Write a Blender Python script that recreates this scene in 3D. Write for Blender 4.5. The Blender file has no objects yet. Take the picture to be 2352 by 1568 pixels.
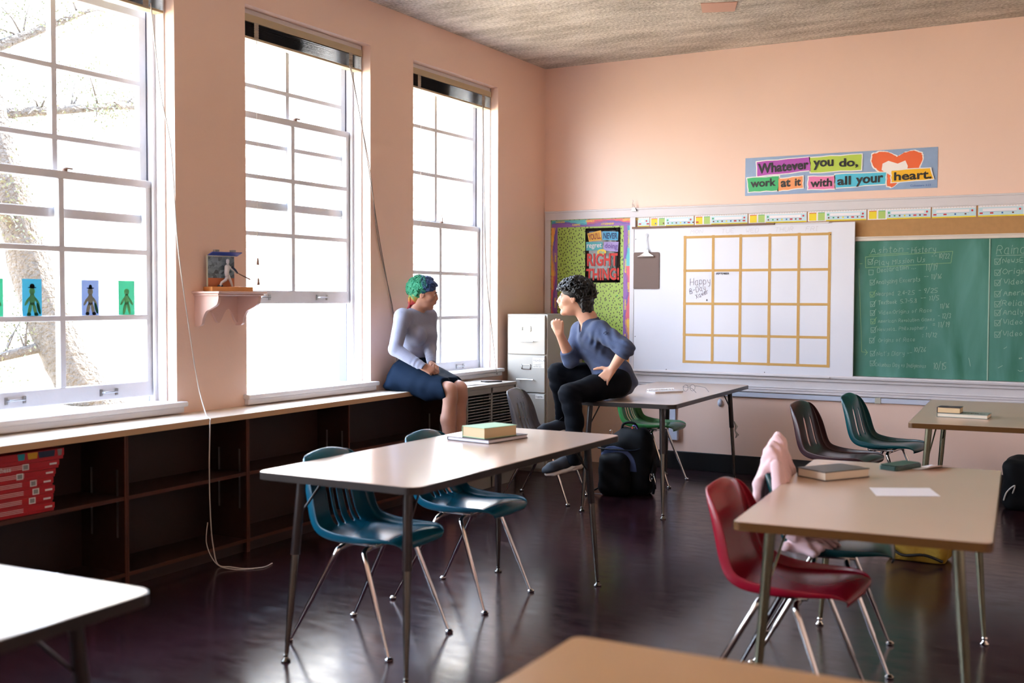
import bpy, math, random
import numpy as np
from mathutils import Vector, Matrix, Euler
sc = bpy.context.scene
COL = sc.collection
random.seed(7)
# ---------------- camera ----------------
cd = bpy.data.cameras.new('camera'); cam = bpy.data.objects.new('camera', cd); COL.objects.link(cam)
cR = Vector((0.87172654, 0.48998142, 0.00332456)); cU = Vector((-0.0215867, 0.03162482, 0.99926667)); cF = Vector((-0.48951697, 0.87115904, -0.03814527))
cam.matrix_world = Matrix(((cR.x, cU.x, -cF.x, 4.5543), (cR.y, cU.y, -cF.y, -8.6843), (cR.z, cU.z, -cF.z, 1.4), (0, 0, 0, 1)))
cd.sensor_width = 36; cd.lens = 39.2; cd.clip_start = 0.05
cd.dof.use_dof = True; cd.dof.focus_distance = 7.5; cd.dof.aperture_fstop = 2.4
sc.camera = cam
# ---------------- sky, sun, exposure ----------------
wd = bpy.data.worlds.new('sky'); sc.world = wd; wd.use_nodes = True
nt = wd.node_tree; bg = nt.nodes['Background']
tc = nt.nodes.new('ShaderNodeTexCoord'); sx = nt.nodes.new('ShaderNodeSeparateXYZ'); mr = nt.nodes.new('ShaderNodeMapRange'); rp = nt.nodes.new('ShaderNodeValToRGB')
nt.links.new(tc.outputs['Generated'], sx.inputs[0]); nt.links.new(sx.outputs['Z'], mr.inputs['Value'])
mr.inputs['From Min'].default_value = -0.2; mr.inputs['From Max'].default_value = 0.9
nt.links.new(mr.outputs[0], rp.inputs[0]); nt.links.new(rp.outputs[0], bg.inputs['Color'])
rp.color_ramp.elements[0].color = (1, .92, .82, 1); rp.color_ramp.elements[1].color = (.58, .74, 1, 1); e_ = rp.color_ramp.elements.new(.27); e_.color = (.88, .93, 1, 1)
rp.color_ramp.elements[0].position = .12; rp.color_ramp.elements[-1].position = .6
bg.inputs['Strength'].default_value = 9.0
sd = bpy.data.lights.new('sun', 'SUN'); so = bpy.data.objects.new('sun', sd); COL.objects.link(so)
sd.energy = 30; sd.angle = .02; sd.color = (1, .93, .82)
so.rotation_euler = (Vector((-.22, -.72, -.66)).to_track_quat('-Z', 'Y')).to_euler()
YC = [-1.427, -3.148, -4.905, -6.64, -8.37, -10.10]     # window centres along the left wall
for i, yc in enumerate(YC):                               # portals: they only guide sampling of the sky
    ld = bpy.data.lights.new('portal', 'AREA'); lo = bpy.data.objects.new('portal', ld); COL.objects.link(lo)
    ld.shape = 'RECTANGLE'; ld.size = 2.3; ld.size_y = 1.21; ld.cycles.is_portal = True
    lo.location = (-.31, yc, 1.95); lo.rotation_euler = (0, -math.pi/2, 0)
vs = sc.view_settings
vs.view_transform = 'Standard'; vs.look = 'None'; vs.gamma = 1; vs.use_curve_mapping = False; vs.exposure = 1.48
sc.cycles.use_denoising = True
sc.cycles.max_bounces = 10; sc.cycles.diffuse_bounces = 6; sc.cycles.transparent_max_bounces = 12
sc.cycles.sample_clamp_indirect = 8; sc.cycles.caustics_reflective = False; sc.cycles.caustics_refractive = False
sc.cycles.blur_glossy = .5
# ---------------- helpers ----------------
def hx(s):
    s = s.lstrip('#'); v = [int(s[i:i+2], 16)/255 for i in (0, 2, 4)]
    return tuple(c/12.92 if c <= .04045 else ((c+.055)/1.055)**2.4 for c in v) + (1,)
def mat(name, col, rough=.5, metal=0, spec=.5, noise=None, bump=None, trans=0, var=.0, coat=0, sheen=0, vscale=3.0):
    m = bpy.data.materials.new(name); m.use_nodes = True; n = m.node_tree.nodes; l = m.node_tree.links
    b = n['Principled BSDF']; c = hx(col) if isinstance(col, str) else col
    b.inputs['Base Color'].default_value = c; b.inputs['Roughness'].default_value = rough; b.inputs['Metallic'].default_value = metal
    b.inputs['Specular IOR Level'].default_value = spec
    b.inputs['Coat Weight'].default_value = coat; b.inputs['Sheen Weight'].default_value = sheen
    if trans: b.inputs['Transmission Weight'].default_value = trans
    t = n.new('ShaderNodeTexCoord')
    if var:
        x = n.new('ShaderNodeTexNoise'); x.inputs['Scale'].default_value = vscale; x.inputs['Detail'].default_value = 6
        l.new(t.outputs['Object'], x.inputs['Vector'])
        h = n.new('ShaderNodeMix'); h.data_type = 'RGBA'
        h.inputs[6].default_value = tuple(v*(1-var) for v in c[:3])+(1,); h.inputs[7].default_value = tuple(min(1, v*(1+var)) for v in c[:3])+(1,)
        l.new(x.outputs['Fac'], h.inputs[0]); l.new(h.outputs[2], b.inputs['Base Color'])
    if bump:
        x = n.new('ShaderNodeTexNoise'); x.inputs['Scale'].default_value = bump[0]; x.inputs['Detail'].default_value = 4
        l.new(t.outputs['Object'], x.inputs['Vector'])
        p = n.new('ShaderNodeBump'); p.inputs['Strength'].default_value = bump[1]; p.inputs['Distance'].default_value = bump[2] if len(bump) > 2 else .01
        l.new(x.outputs['Fac'], p.inputs['Height']); l.new(p.outputs[0], b.inputs['Normal'])
    return m
class MB:
    def __init__(s): s.v = []; s.f = []; s.mi = []
    def add(s, vs, fs, m=0):
        o = len(s.v); s.v += [tuple(p) for p in vs]; s.f += [tuple(i+o for i in f) for f in fs]; s.mi += [m]*len(fs); return s
    def box(s, x0, x1, y0, y1, z0, z1, m=0):
        v = [(x, y, z) for z in (z0, z1) for y in (y0, y1) for x in (x0, x1)]
        return s.add(v, [(0, 2, 3, 1), (4, 5, 7, 6), (0, 1, 5, 4), (1, 3, 7, 5), (3, 2, 6, 7), (2, 0, 4, 6)], m)
    def obox(s, c, hx_, hy, hz, M=None, m=0):
        c = Vector(c); M = M or Matrix.Identity(3)
        v = [c+M@Vector((x*hx_, y*hy, z*hz)) for z in (-1, 1) for y in (-1, 1) for x in (-1, 1)]
        return s.add(v, [(0, 2, 3, 1), (4, 5, 7, 6), (0, 1, 5, 4), (1, 3, 7, 5), (3, 2, 6, 7), (2, 0, 4, 6)], m)
    def prism(s, poly, z0, z1, f=lambda x, y, z: (x, y, z), m=0, ms=None):
        n = len(poly); v = [f(x, y, z0) for x, y in poly]+[f(x, y, z1) for x, y in poly]
        s.add(v, [tuple(range(n))[::-1], tuple(range(n, 2*n))], m)
        return s.add(v, [(i, (i+1) % n, (i+1) % n+n, i+n) for i in range(n)], m if ms is None else ms)
    def tube(s, pts, r, n=10, m=0, cap=True):
        pts = [Vector(p) for p in pts]; k = len(pts); rr = r if isinstance(r, (list, tuple)) else [r]*k
        up = None; v = []
        for i, p in enumerate(pts):
            d = ((pts[min(i+1, k-1)]-p).normalized()+(p-pts[max(i-1, 0)]).normalized())
            d = d.normalized() if d.length > 1e-6 else Vector((0, 0, 1))
            if up is None: up = Vector((0, 0, 1)) if abs(d.z) < .9 else Vector((1, 0, 0))
            a = d.cross(up); a = a.normalized() if a.length > 1e-6 else d.orthogonal().normalized(); b = a.cross(d).normalized(); up = b
            v += [p+(a*math.cos(2*math.pi*j/n)+b*math.sin(2*math.pi*j/n))*rr[i] for j in range(n)]
        f = [(i*n+j, i*n+(j+1) % n, (i+1)*n+(j+1) % n, (i+1)*n+j) for i in range(k-1) for j in range(n)]
        if cap: f += [tuple(range(n))[::-1], tuple(range((k-1)*n, k*n))]
        return s.add(v, f, m)
    def lathe(s, prof, c=(0, 0, 0), n=20, m=0, M=None):
        c = Vector(c); M = M or Matrix.Identity(3); k = len(prof)
        v = [c+M@Vector((r*math.cos(2*math.pi*j/n), r*math.sin(2*math.pi*j/n), z)) for r, z in prof for j in range(n)]
        f = [(i*n+j, i*n+(j+1) % n, (i+1)*n+(j+1) % n, (i+1)*n+j) for i in range(k-1) for j in range(n)]
        f += [tuple(range(n))[::-1], tuple(range((k-1)*n, k*n))]
        return s.add(v, f, m)
    def grid(s, P, m=0, skip=()):
        a = len(P); b = len(P[0]); v = [p for row in P for p in row]
        return s.add(v, [(i*b+j, i*b+j+1, (i+1)*b+j+1, (i+1)*b+j) for i in range(a-1) for j in range(b-1) if (i, j) not in skip], m)
    def obj(s, name, mats, parent=None, smooth=False, bevel=0, seg=2, sub=0, solid=0, fixn=True, auto=None, **k):
        me = bpy.data.meshes.new(name); me.from_pydata(s.v, [], s.f)
        for m in (mats if isinstance(mats, (list, tuple)) else [mats]): me.materials.append(m)
        me.polygons.foreach_set('material_index', s.mi)
        if fixn:
            import bmesh
            b = bmesh.new(); b.from_mesh(me); bmesh.ops.recalc_face_normals(b, faces=b.faces); b.to_mesh(me); b.free()
        o = bpy.data.objects.new(name, me); COL.objects.link(o)
        if parent: o.parent = parent
        if smooth: me.polygons.foreach_set('use_smooth', [True]*len(me.polygons))
        if solid: md = o.modifiers.new('solid', 'SOLIDIFY'); md.thickness = solid; md.offset = 0
        if bevel: md = o.modifiers.new('bevel', 'BEVEL'); md.width = bevel; md.segments = seg; md.limit_method = 'ANGLE'; md.angle_limit = .6
        if sub: md = o.modifiers.new('sub', 'SUBSURF'); md.levels = sub; md.render_levels = sub
        if auto is not None:
            me.polygons.foreach_set('use_smooth', [True]*len(me.polygons)); me.set_sharp_from_angle(angle=auto)
        return tag(o, **k)
def tag(o, label=None, cat=None, group=None, kind=None):
    if label: o['label'] = label
    if cat: o['category'] = cat
    if group: o['group'] = group
    if kind: o['kind'] = kind
    return o
def thing(name, label, cat, loc=(0, 0, 0), rz=0, group=None, kind=None):
    o = bpy.data.objects.new(name, None); COL.objects.link(o); o.location = loc; o.rotation_euler = (0, 0, rz); o.empty_display_size = .1
    return tag(o, label, cat, group, kind)
def copy_tree(o, parent=None):
    c = o.copy(); COL.objects.link(c)
    if parent: c.parent = parent
    for ch in o.children: copy_tree(ch, c)
    return c
def rot(o, e): o.rotation_euler = e; return o
def rrect(x0, x1, y0, y1, r, n=6):
    P = []
    for cx, cy, a in ((x1-r, y1-r, 0), (x0+r, y1-r, 90), (x0+r, y0+r, 180), (x1-r, y0+r, 270)):
        P += [(cx+r*math.cos(math.radians(a+90*i/n)), cy+r*math.sin(math.radians(a+90*i/n))) for i in range(n+1)]
    return P
_tc = {}
def text_mb(mb, s, size, fn, m=0, bold=0.0, align='CENTER', sx=1.0):
    """adds flat letters to mb; fn maps (u, v) in metres to a point"""
    cu = bpy.data.curves.new('t', 'FONT'); cu.body = s; cu.size = size; cu.align_x = align; cu.offset = bold; cu.resolution_u = 3
    o = bpy.data.objects.new('t', cu); COL.objects.link(o); bpy.context.view_layer.update()
    me = bpy.data.meshes.new_from_object(o.evaluated_get(bpy.context.evaluated_depsgraph_get()))
    mb.add([fn(v.co.x*sx, v.co.y) for v in me.vertices], [tuple(p.vertices) for p in me.polygons], m)
    bpy.data.objects.remove(o); bpy.data.curves.remove(cu); bpy.data.meshes.remove(me)
# single-stroke handwriting, digits are x,y on a grid with the baseline at y=2
GL = {'A': '02 28 42|14 34', 'B': '02 08 38 36 05 35 43 32 02', 'C': '47 28 06 04 22 43', 'D': '02 08 38 46 44 32 02', 'E': '42 02 08 48|05 35', 'F': '02 08 48|05 35', 'G': '47 28 06 04 22 43 45 25', 'H': '02 08|42 48|05 45', 'I': '08 28|18 12|02 22', 'J': '38 33 22 03', 'K': '02 08|48 05 42', 'L': '08 02 42', 'M': '02 08 25 48 42', 'N': '02 08 42 48', 'O': '28 06 04 22 44 46 28', 'P': '02 08 38 46 35 05', 'R': '02 08 38 46 35 05|25 42', 'S': '47 28 07 06 34 33 22 03', 'T': '08 48|28 22', 'U': '08 03 22 43 48', 'V': '08 22 48', 'W': '08 12 25 32 48', 'X': '08 42|48 02', 'Y': '08 25 48|25 22', 'Q': '28 06 04 22 44 46 28|33 51',
 'a': '36 16 04 12 32|36 32 42', 'b': '08 02 22 34 26 05', 'c': '35 16 04 12 33', 'd': '36 16 04 12 32|38 32 42', 'e': '04 34 26 16 04 12 33', 'f': '37 28 17 12|05 25', 'g': '36 16 04 13 33|36 30 10', 'h': '08 02|05 26 35 32', 'i': '06 02|07 08', 'j': '16 10 00', 'k': '08 02|36 04 32', 'l': '08 02 12', 'm': '06 02|05 16 15 12|15 26 35 32', 'n': '06 02|05 26 35 32', 'o': '16 04 12 34 16', 'p': '06 00|06 26 34 22 03', 'q': '36 16 04 12 33|36 30', 'r': '06 02|05 26 36', 's': '35 26 15 24 33 12 02', 't': '18 12 22|06 26', 'u': '06 03 12 32|36 32', 'v': '06 12 26', 'w': '06 12 24 32 46', 'x': '06 32|36 02', 'y': '06 13 33|36 30 10', 'z': '06 36 02 32',
 '0': '28 06 04 22 44 46 28', '1': '17 28 22', '2': '07 28 47 35 02 42', '3': '07 28 47 25 43 22 03', '4': '38 04 44|38 32', '5': '48 08 05 35 43 22 02', '6': '48 15 03 22 43 34 14', '7': '08 48 22', '8': '28 07 16 43 32 12 03 36 37 28', '9': '36 15 07 28 38 36 22', '/': '01 39', '-': '05 35', '.': '02 12', ':': '02 03|05 06', '_': '05 85', '=': '04 34|06 36', '\'': '18 07', '!': '08 04|02 03', ',': '12 01', '~': '05 06 15', '[': '01 08 78 71 01', '#': '01 08 68 61 01|04 23 79'}
def strokes(s, size, jit=.0, seed=1):
    """polylines for a handwritten line; size = cap height"""
    rnd = random.Random(seed); k = size/6; x = 0; out = []
    for ch in s:
        if ch == ' ': x += 3*k; continue
        g = GL.get(ch)
        if g is None: continue
        w = 0
        for st in g.split('|'):
            P = [(int(a[0]), int(a[1])-2) for a in st.split()]; w = max([w]+[p[0] for p in P])
            if len(P) > 2 and jit >= 0:    # corner cutting, makes letters round
                Q = [P[0]]
                for a, b in zip(P[1:-1], P[2:]): Q += [((Q[-1][0]+3*a[0])/4, (Q[-1][1]+3*a[1])/4), ((3*a[0]+b[0])/4, (3*a[1]+b[1])/4)]
                P = Q+[P[-1]]
            dy = rnd.uniform(-jit, jit)
            out.append([(x+(px+py*.12+rnd.uniform(-jit, jit)*.5)*k, (py+dy)*k) for px, py in P])
        x += (w+1.5)*k
    return out, x
def ribbon(mb, pts, w, fn, m=0):
    for i in range(len(pts)-1):
        (x0, y0), (x1, y1) = pts[i], pts[i+1]; d = math.hypot(x1-x0, y1-y0) or 1e-6
        nx, ny = -(y1-y0)/d*w/2, (x1-x0)/d*w/2; ex, ey = (x1-x0)/d*w*.3, (y1-y0)/d*w*.3
        mb.add([fn(x0-ex+nx, y0-ey+ny), fn(x0-ex-nx, y0-ey-ny), fn(x1+ex-nx, y1+ey-ny), fn(x1+ex+nx, y1+ey+ny)], [(0, 1, 2, 3)], m)
def write(mb, s, x, z, size, w, fn, ang=0, jit=.25, seed=1, m=0, sx=1):
    ca, sa = math.cos(ang), math.sin(ang)
    S, L = strokes(s, size, jit, seed)
    for st in S: ribbon(mb, [(x+(a*ca*sx-b*sa), z+(a*sx*sa+b*ca)) for a, b in st], w, fn, m)
    return L
# ---------------- materials ----------------
M = {}
def wallmat(name, col):
    m = mat(name, col, rough=.38, spec=.5, var=.05, vscale=1.2, bump=(60, .12, .004)); return m
M['pink'] = wallmat('peach wall paint', '#ECCDBC')
M['white'] = mat('white gloss paint', '#DAD9DC', .35, bump=(25, .2, .004), var=.04)
M['sash'] = mat('aged white sash paint', '#D3D5DA', .4, bump=(40, .3, .003), var=.07, vscale=12)
M['black_base'] = mat('black rubber baseboard', '#0B0B0C', .35)
M['wood_top'] = mat('pale counter laminate', '#D9CDBF', .3, var=.05, vscale=2)
M['wood_edge'] = mat('light wood edging', '#CDAA86', .45, var=.06, vscale=8)
M['darkwood'] = mat('dark brown bookcase wood', '#2E1710', .5, var=.15, vscale=5)
M['shelfwood'] = mat('brown shelf edge', '#4E2614', .45, var=.15, vscale=5)
M['metal'] = mat('brushed nickel', '#B9BCC0', .28, 1)
M['chrome'] = mat('chrome tube', '#D5D3D1', .12, 1)
M['oldchrome'] = mat('worn nickel tube', '#8E8B74', .25, 1, var=.12, vscale=30)
M['brownleg'] = mat('dark brown enamel tube', '#1D1210', .3); M['bronze'] = mat('dull bronze nickel tube', '#77726A', .25, 1)
M['black'] = mat('black plastic', '#0E0E10', .4)
M['grey_metal'] = mat('grey blind track', '#4A5062', .5, .3)
M['rust'] = mat('bare brown wood track', '#7A5A48', .6, var=.15, vscale=30)
M['tan'] = mat('tan blind headrail', '#B3A385', .5)
M['tape'] = mat('tan ladder tape', '#A79D8E', .8)
M['cord'] = mat('off white cord', '#C9C3BC', .7)
M['paper'] = mat('white paper', '#ECE9EE', .6)
# floor
m = mat('polished dark burgundy floor', '#23110F', .17, spec=.33); M['floor'] = m; n = m.node_tree.nodes; l = m.node_tree.links; b = n['Principled BSDF']
t = n.new('ShaderNodeTexCoord'); a = n.new('ShaderNodeTexNoise'); a.inputs['Scale'].default_value = 1.3; a.inputs['Detail'].default_value = 9; l.new(t.outputs['Object'], a.inputs['Vector'])
r = n.new('ShaderNodeValToRGB'); l.new(a.outputs['Fac'], r.inputs[0]); l.new(r.outputs[0], b.inputs['Base Color'])
r.color_ramp.elements[0].color = hx('#1D0E12'); r.color_ramp.elements[1].color = hx('#351C23'); r.color_ramp.elements[0].position = .3; r.color_ramp.elements[1].position = .75
mp = n.new('ShaderNodeMapping'); mp.inputs['Scale'].default_value = (2, 5, 1); mp.inputs['Rotation'].default_value = (0, 0, .5); l.new(t.outputs['Object'], mp.inputs[0])
c = n.new('ShaderNodeTexNoise'); c.inputs['Scale'].default_value = 3; c.inputs['Detail'].default_value = 8; c.inputs['Roughness'].default_value = .7; l.new(mp.outputs[0], c.inputs['Vector'])
q = n.new('ShaderNodeMapRange'); q.inputs['From Min'].default_value = .35; q.inputs['From Max'].default_value = .75; q.inputs['To Min'].default_value = .15; q.inputs['To Max'].default_value = .27; l.new(c.outputs['Fac'], q.inputs[0]); l.new(q.outputs[0], b.inputs['Roughness'])
bp = n.new('ShaderNodeBump'); bp.inputs['Strength'].default_value = .06; bp.inputs['Distance'].default_value = .003; l.new(a.outputs['Fac'], bp.inputs['Height']); l.new(bp.outputs[0], b.inputs['Normal'])
# ceiling
m = mat('textured grey ceiling plaster', '#B9AFA3', .9, spec=.1); M['ceil'] = m; n = m.node_tree.nodes; l = m.node_tree.links; b = n['Principled BSDF']
t = n.new('ShaderNodeTexCoord'); a = n.new('ShaderNodeTexNoise'); a.inputs['Scale'].default_value = 45; a.inputs['Detail'].default_value = 5; l.new(t.outputs['Object'], a.inputs['Vector'])
mp = n.new('ShaderNodeMapping'); mp.inputs['Scale'].default_value = (1, 3, 1); mp.inputs['Rotation'].default_value = (0, 0, .6); l.new(t.outputs['Object'], mp.inputs[0])
a2 = n.new('ShaderNodeTexNoise'); a2.inputs['Scale'].default_value = 2.2; a2.inputs['Detail'].default_value = 8; l.new(mp.outputs[0], a2.inputs['Vector'])
ad = n.new('ShaderNodeMath'); ad.operation = 'ADD'; l.new(a.outputs['Fac'], ad.inputs[0]); l.new(a2.outputs['Fac'], ad.inputs[1])
r = n.new('ShaderNodeValToRGB'); l.new(ad.outputs[0], r.inputs[0]); l.new(r.outputs[0], b.inputs['Base Color'])
ad2 = n.new('ShaderNodeMath'); ad2.operation = 'MULTIPLY'; ad2.inputs[1].default_value = .5; l.new(ad.outputs[0], ad2.inputs[0]); l.new(ad2.outputs[0], r.inputs[0])
r.color_ramp.elements[0].color = hx('#A2998E'); r.color_ramp.elements[0].position = .38; r.color_ramp.elements[1].color = hx('#DDD5CB'); r.color_ramp.elements[1].position = .62
bp = n.new('ShaderNodeBump'); bp.inputs['Strength'].default_value = .7; bp.inputs['Distance'].default_value = .02; l.new(a.outputs['Fac'], bp.inputs['Height']); l.new(bp.outputs[0], b.inputs['Normal'])
# glass
m = bpy.data.materials.new('window glass'); m.use_nodes = True; M['glass'] = m; n = m.node_tree.nodes; l = m.node_tree.links
n.remove(n['Principled BSDF']); a = n.new('ShaderNodeBsdfTransparent'); g = n.new('ShaderNodeBsdfGlossy'); g.inputs['Roughness'].default_value = .02; x = n.new('ShaderNodeMixShader'); lw = n.new('ShaderNodeLayerWeight'); lw.inputs[0].default_value = .5; pw = n.new('ShaderNodeMath'); pw.operation = 'POWER'; pw.inputs[1].default_value = 5; l.new(lw.outputs['Facing'], pw.inputs[0]); fz = n.new('ShaderNodeMath'); fz.operation = 'MULTIPLY_ADD'; fz.inputs[1].default_value = .5; fz.inputs[2].default_value = .03; l.new(pw.outputs[0], fz.inputs[0])
l.new(fz.outputs[0], x.inputs[0]); l.new(a.outputs[0], x.inputs[1]); l.new(g.outputs[0], x.inputs[2]); l.new(x.outputs[0], n['Material Output'].inputs[0])
# ---------------- room shell ----------------
RX, RY, H = 6.7, -10.9, 3.40
MB().box(-.0, RX, RY, 0, -.1, 0).obj('floor', M['floor'], kind='structure')
MB().box(-.28, RX+.2, RY-.2, .2, H, H+.15).obj('ceiling', M['ceil'], kind='structure')
MB().box(-.28, RX+.2, 0, .2, 0, H).obj('wall_back', M['pink'], kind='structure')
MB().box(RX, RX+.2, RY, 0, 0, H).obj('wall_right', M['pink'], kind='structure')
MB().box(-.28, RX+.2, RY-.2, RY, 0, H).obj('wall_front', M['pink'], kind='structure')
WZ0, WZ1, HW = .80, 3.105, .605
b = MB(); b.box(-.28, 0, RY, 0, 0, WZ0); b.box(-.28, 0, RY, 0, WZ1, H)
ys = [RY]+sum([[c-HW, c+HW] for c in sorted(YC)], [])+[0]
for i in range(0, len(ys), 2): b.box(-.28, 0, ys[i], ys[i+1], WZ0, WZ1)
b.obj('wall_left', M['pink'], kind='structure')
b = MB(); b.box(.66, RX, -.014, 0, 0, .149); b.obj('baseboard_back', M['black_base'], kind='structure', bevel=.004)
MB().box(RX-.014, RX, RY, -.014, 0, .149).obj('baseboard_right', M['black_base'], kind='structure')
# windows
def sash(x, yc, z0, z1, bot, parent, name, top=.042):
    hw = .596; b = MB(); t = .019
    b.box(x-t, x+t, yc-hw, yc-hw+.05, z0, z1); b.box(x-t, x+t, yc+hw-.05, yc+hw, z0, z1)
    b.box(x-t-.001, x+t+.001, yc-hw, yc+hw, z0, z0+bot); b.box(x-t-.001, x+t+.001, yc-hw, yc+hw, z1-top, z1)
    b.box(x-.016, x+.020, yc-.017, yc+.017, z0+bot, z1-top)
    zz = [z0+bot+(z1-top-z0-bot)*k/3 for k in (1, 2)]
    for z in zz: b.box(x-.0165, x+.0205, yc-hw+.04, yc+hw-.04, z-.014, z+.014)
    o = b.obj(name, M['sash'], parent, bevel=.004)
    MB().box(x-.002, x+.002, yc-hw+.04, yc+hw-.04, z0+bot-.01, z1-top+.01).obj('pane', M['glass'], o)
    return o
def lift(x, y, z, parent):
    b = MB(); b.tube([(x, y-.045, z+.006), (x+.018, y-.04, z+.006), (x+.018, y+.04, z+.006), (x, y+.045, z+.006)], .0045, 8)
    for s in (-1, 1): b.box(x-.001, x+.004, y+s*.05-.008, y+s*.05+.008, z-.012, z+.022)
    return b.obj('sash_lift_handle', M['metal'], parent, auto=.6)
LOW = {1: (.863, 2.035), 2: (1.365, 2.53), 3: (.823, 1.985)}; UPP = {1: (1.80, 2.955), 2: (1.95, 3.085), 3: (1.95, 3.085)}
order = {3: YC[0], 2: YC[1], 1: YC[2], 4: YC[3], 5: YC[4], 6: YC[5]}
for i in (1, 2, 3, 4, 5, 6):
    yc = order[i]; w = thing('window_%d' % i, None, None, (0, 0, 0)); w['kind'] = 'structure'
    b = MB(); fx0, fx1 = -.275, -.07; e = .009
    for s in (-1, 1):
        y0, y1 = sorted((yc+s*HW, yc+s*(HW-e))); b.box(fx0, fx1, y0, y1, WZ0, WZ1)
        y0, y1 = sorted((yc+s*HW, yc+s*(HW-.028))); b.box(-.152, -.135, y0, y1, WZ0, WZ1)
    b.box(fx0, fx1, yc-HW, yc+HW, WZ1-.035, WZ1); b.box(-.152, -.135, yc-HW, yc+HW, WZ1-.05, WZ1)
    b.box(-.275, -.14, yc-HW, yc+HW, WZ0-.02, .806)
    b.obj('window_frame', M['white'], w, bevel=.003)
    b = MB()
    for s in (-1, 1):
        y0, y1 = sorted((yc+s*(HW-.009), yc+s*(HW-.0125))); b.box(-.262, -.198, y0, y1, .83, WZ1-.04)
        y0, y1 = sorted((yc+s*(HW-.009), yc+s*(HW-.0115))); b.box(-.262, -.249, y0, y1, .83, WZ1-.04, 1)
    b.obj('sash_track', [M['grey_metal'], M['rust']], w)
    b = MB(); b.box(-.150, .0, yc-HW, yc+HW, .80, .836); b.box(-.001, .052, yc-HW-.035, yc+HW+.035, .809, .836); b.box(-.001, .034, yc-HW-.022, yc+HW+.022, .775, .810)
    b.obj('window_sill', M['white'], w, bevel=.006)
    lo = LOW.get(i, LOW[3]); up = UPP.get(i, UPP[3])
    s1 = sash(-.178, yc, lo[0], lo[1], .082, w, 'lower_sash'); s2 = sash(-.222, yc, up[0], up[1], .05, w, 'upper_sash')
    for dy in (-.28, .28): lift(-.157, yc+dy, lo[0]+.035, s1)
    if i == 3:
        b = MB(); b.tube([(-.155, yc+.02+.012*math.cos(a), lo[1]+.052+.014*math.sin(a)) for a in [k*math.pi/6 for k in range(13)]], .003, 6); b.tube([(-.155, yc+.02, lo[1]), (-.155, yc+.02, lo[1]+.04)], .004, 6); b.lathe([(.015, 0), (.015, .008), (.006, .014)], (-.165, yc+.02, lo[1]), 12)
        b.obj('sash_lock', M['rust'], s1, auto=.6)
    else:
        b = MB(); b.lathe([(.014, 0), (.014, .01), (.006, .016)], (-.168, yc+.03, lo[1]), 12); b.obox((-.165, yc+.05, lo[1]+.014), .006, .022, .004); b.obj('sash_lock', M['rust'], s1, auto=.6)
# venetian blinds gathered at the top
def slatmat():
    m = mat('glossy black aluminium slats', '#0D1016', .22, .0, spec=.8); return m
M['slat'] = slatmat()
BL = {}
def blind(i, label):
    yc = order[i]; t = thing('venetian_blind', label, 'window blind', (0, 0, 0), group='raised black venetian blinds')
    hw = HW-.02; x = -.085
    MB().box(x-.032, x+.032, yc-hw, yc+hw, 3.028, 3.072).obj('headrail', M['tan'], t, bevel=.002)
    b = MB(); n = 26
    for k in range(n):
        z = 2.945+k*.0032; jx = random.uniform(-.003, .003)
        P = []
        for a in range(5):
            u = -1+a*.5; P.append([(x+jx+u*.028, yc-hw+.01, z+.003*(1-u*u)), (x+jx+u*.028, yc+hw-.01, z+.003*(1-u*u))])
        b.grid(P)
    b.obj('slats', M['slat'], t, smooth=True, solid=.0006)
    MB().box(x-.03, x+.03, yc-hw, yc+hw, 2.928, 2.942).obj('bottom_rail', M['tan'], t, bevel=.002)
    for s in (-1, 1):
        b = MB(); y = yc+s*(hw-.13); P = []
        for k in range(15):
            z = 2.93+k*.0072; d = .003*(k % 2); P.append([(x+.034+d, y-.018, z), (x+.036+d, y+.018, z)])
        b.grid(P).obj('ladder_tape', M['tape'], t, solid=.001)
    BL[i] = t; return t
blind(1, 'raised black venetian blind over the near window, at the top left edge of the picture')
blind(2, 'raised black venetian blind over the middle window with the open lower sash')
blind(3, 'raised black venetian blind over the far window behind the seated woman')
M['cord2'] = mat('grey brown cord', '#8C8078', .8)
def cordobj(pts, parent, r=.0022, name='pull_cord', m='cord'): return MB().tube(pts, r, 6).obj(name, M[m], parent, smooth=True)
def bez(P, n=8):
    P = [Vector(p) for p in P]; out = []
    for i in range(len(P)-1):
        p0 = P[max(i-1, 0)]; p1 = P[i]; p2 = P[i+1]; p3 = P[min(i+2, len(P)-1)]
        for k in range(n):
            t = k/n; out.append(.5*((2*p1)+(p2-p0)*t+(2*p0-5*p1+4*p2-p3)*t*t+(3*p1-p0-3*p2+p3)*t**3))
    return out+[P[-1]]
cordobj(bez([(-.045, -4.42, 2.96), (-.02, -4.38, 2.5), (.012, -4.34, 2.2), (.014, -4.30, 1.7), (.02, -4.24, 1.3), (.05, -4.2, .95), (.2, -4.29, .785), (.372, -4.43, .775), (.385, -4.445, .74), (.382, -4.45, .5), (.38, -4.44, .24), (.378, -4.42, .1), (.40, -4.41, .012), (.47, -4.39, .004), (.56, -4.38, .004), (.62, -4.31, .004), (.60, -4.22, .004)]), BL[1], .0035)
cordobj(bez([(.378, -4.46, .24), (.39, -4.48, .13), (.44, -4.46, .03), (.52, -4.42, .004), (.60, -4.36, .004)]), BL[1], .0022)
for d in (0, .012): cordobj(bez([(-.04, -2.72+d, 2.95), (.004, -2.66, 2.6), (.01, -2.57+d, 2.25), (.008, -2.45-d*1.5, 1.8), (.01, -2.31+d, 1.33), (.012, -2.26, 1.05), (.012, -2.24, .78)]), BL[2], .0028, 'pull_cord', 'cord2')
for d in (0, .01): cordobj(bez([(-.04, -.99-d, 2.95), (-.035, -.98, 2.3), (-.02, -.97+d, 1.6), (.06, -.955, .88), (.075, -.95, .80)]), BL[3], .0026, 'pull_cord', 'cord2')
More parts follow.
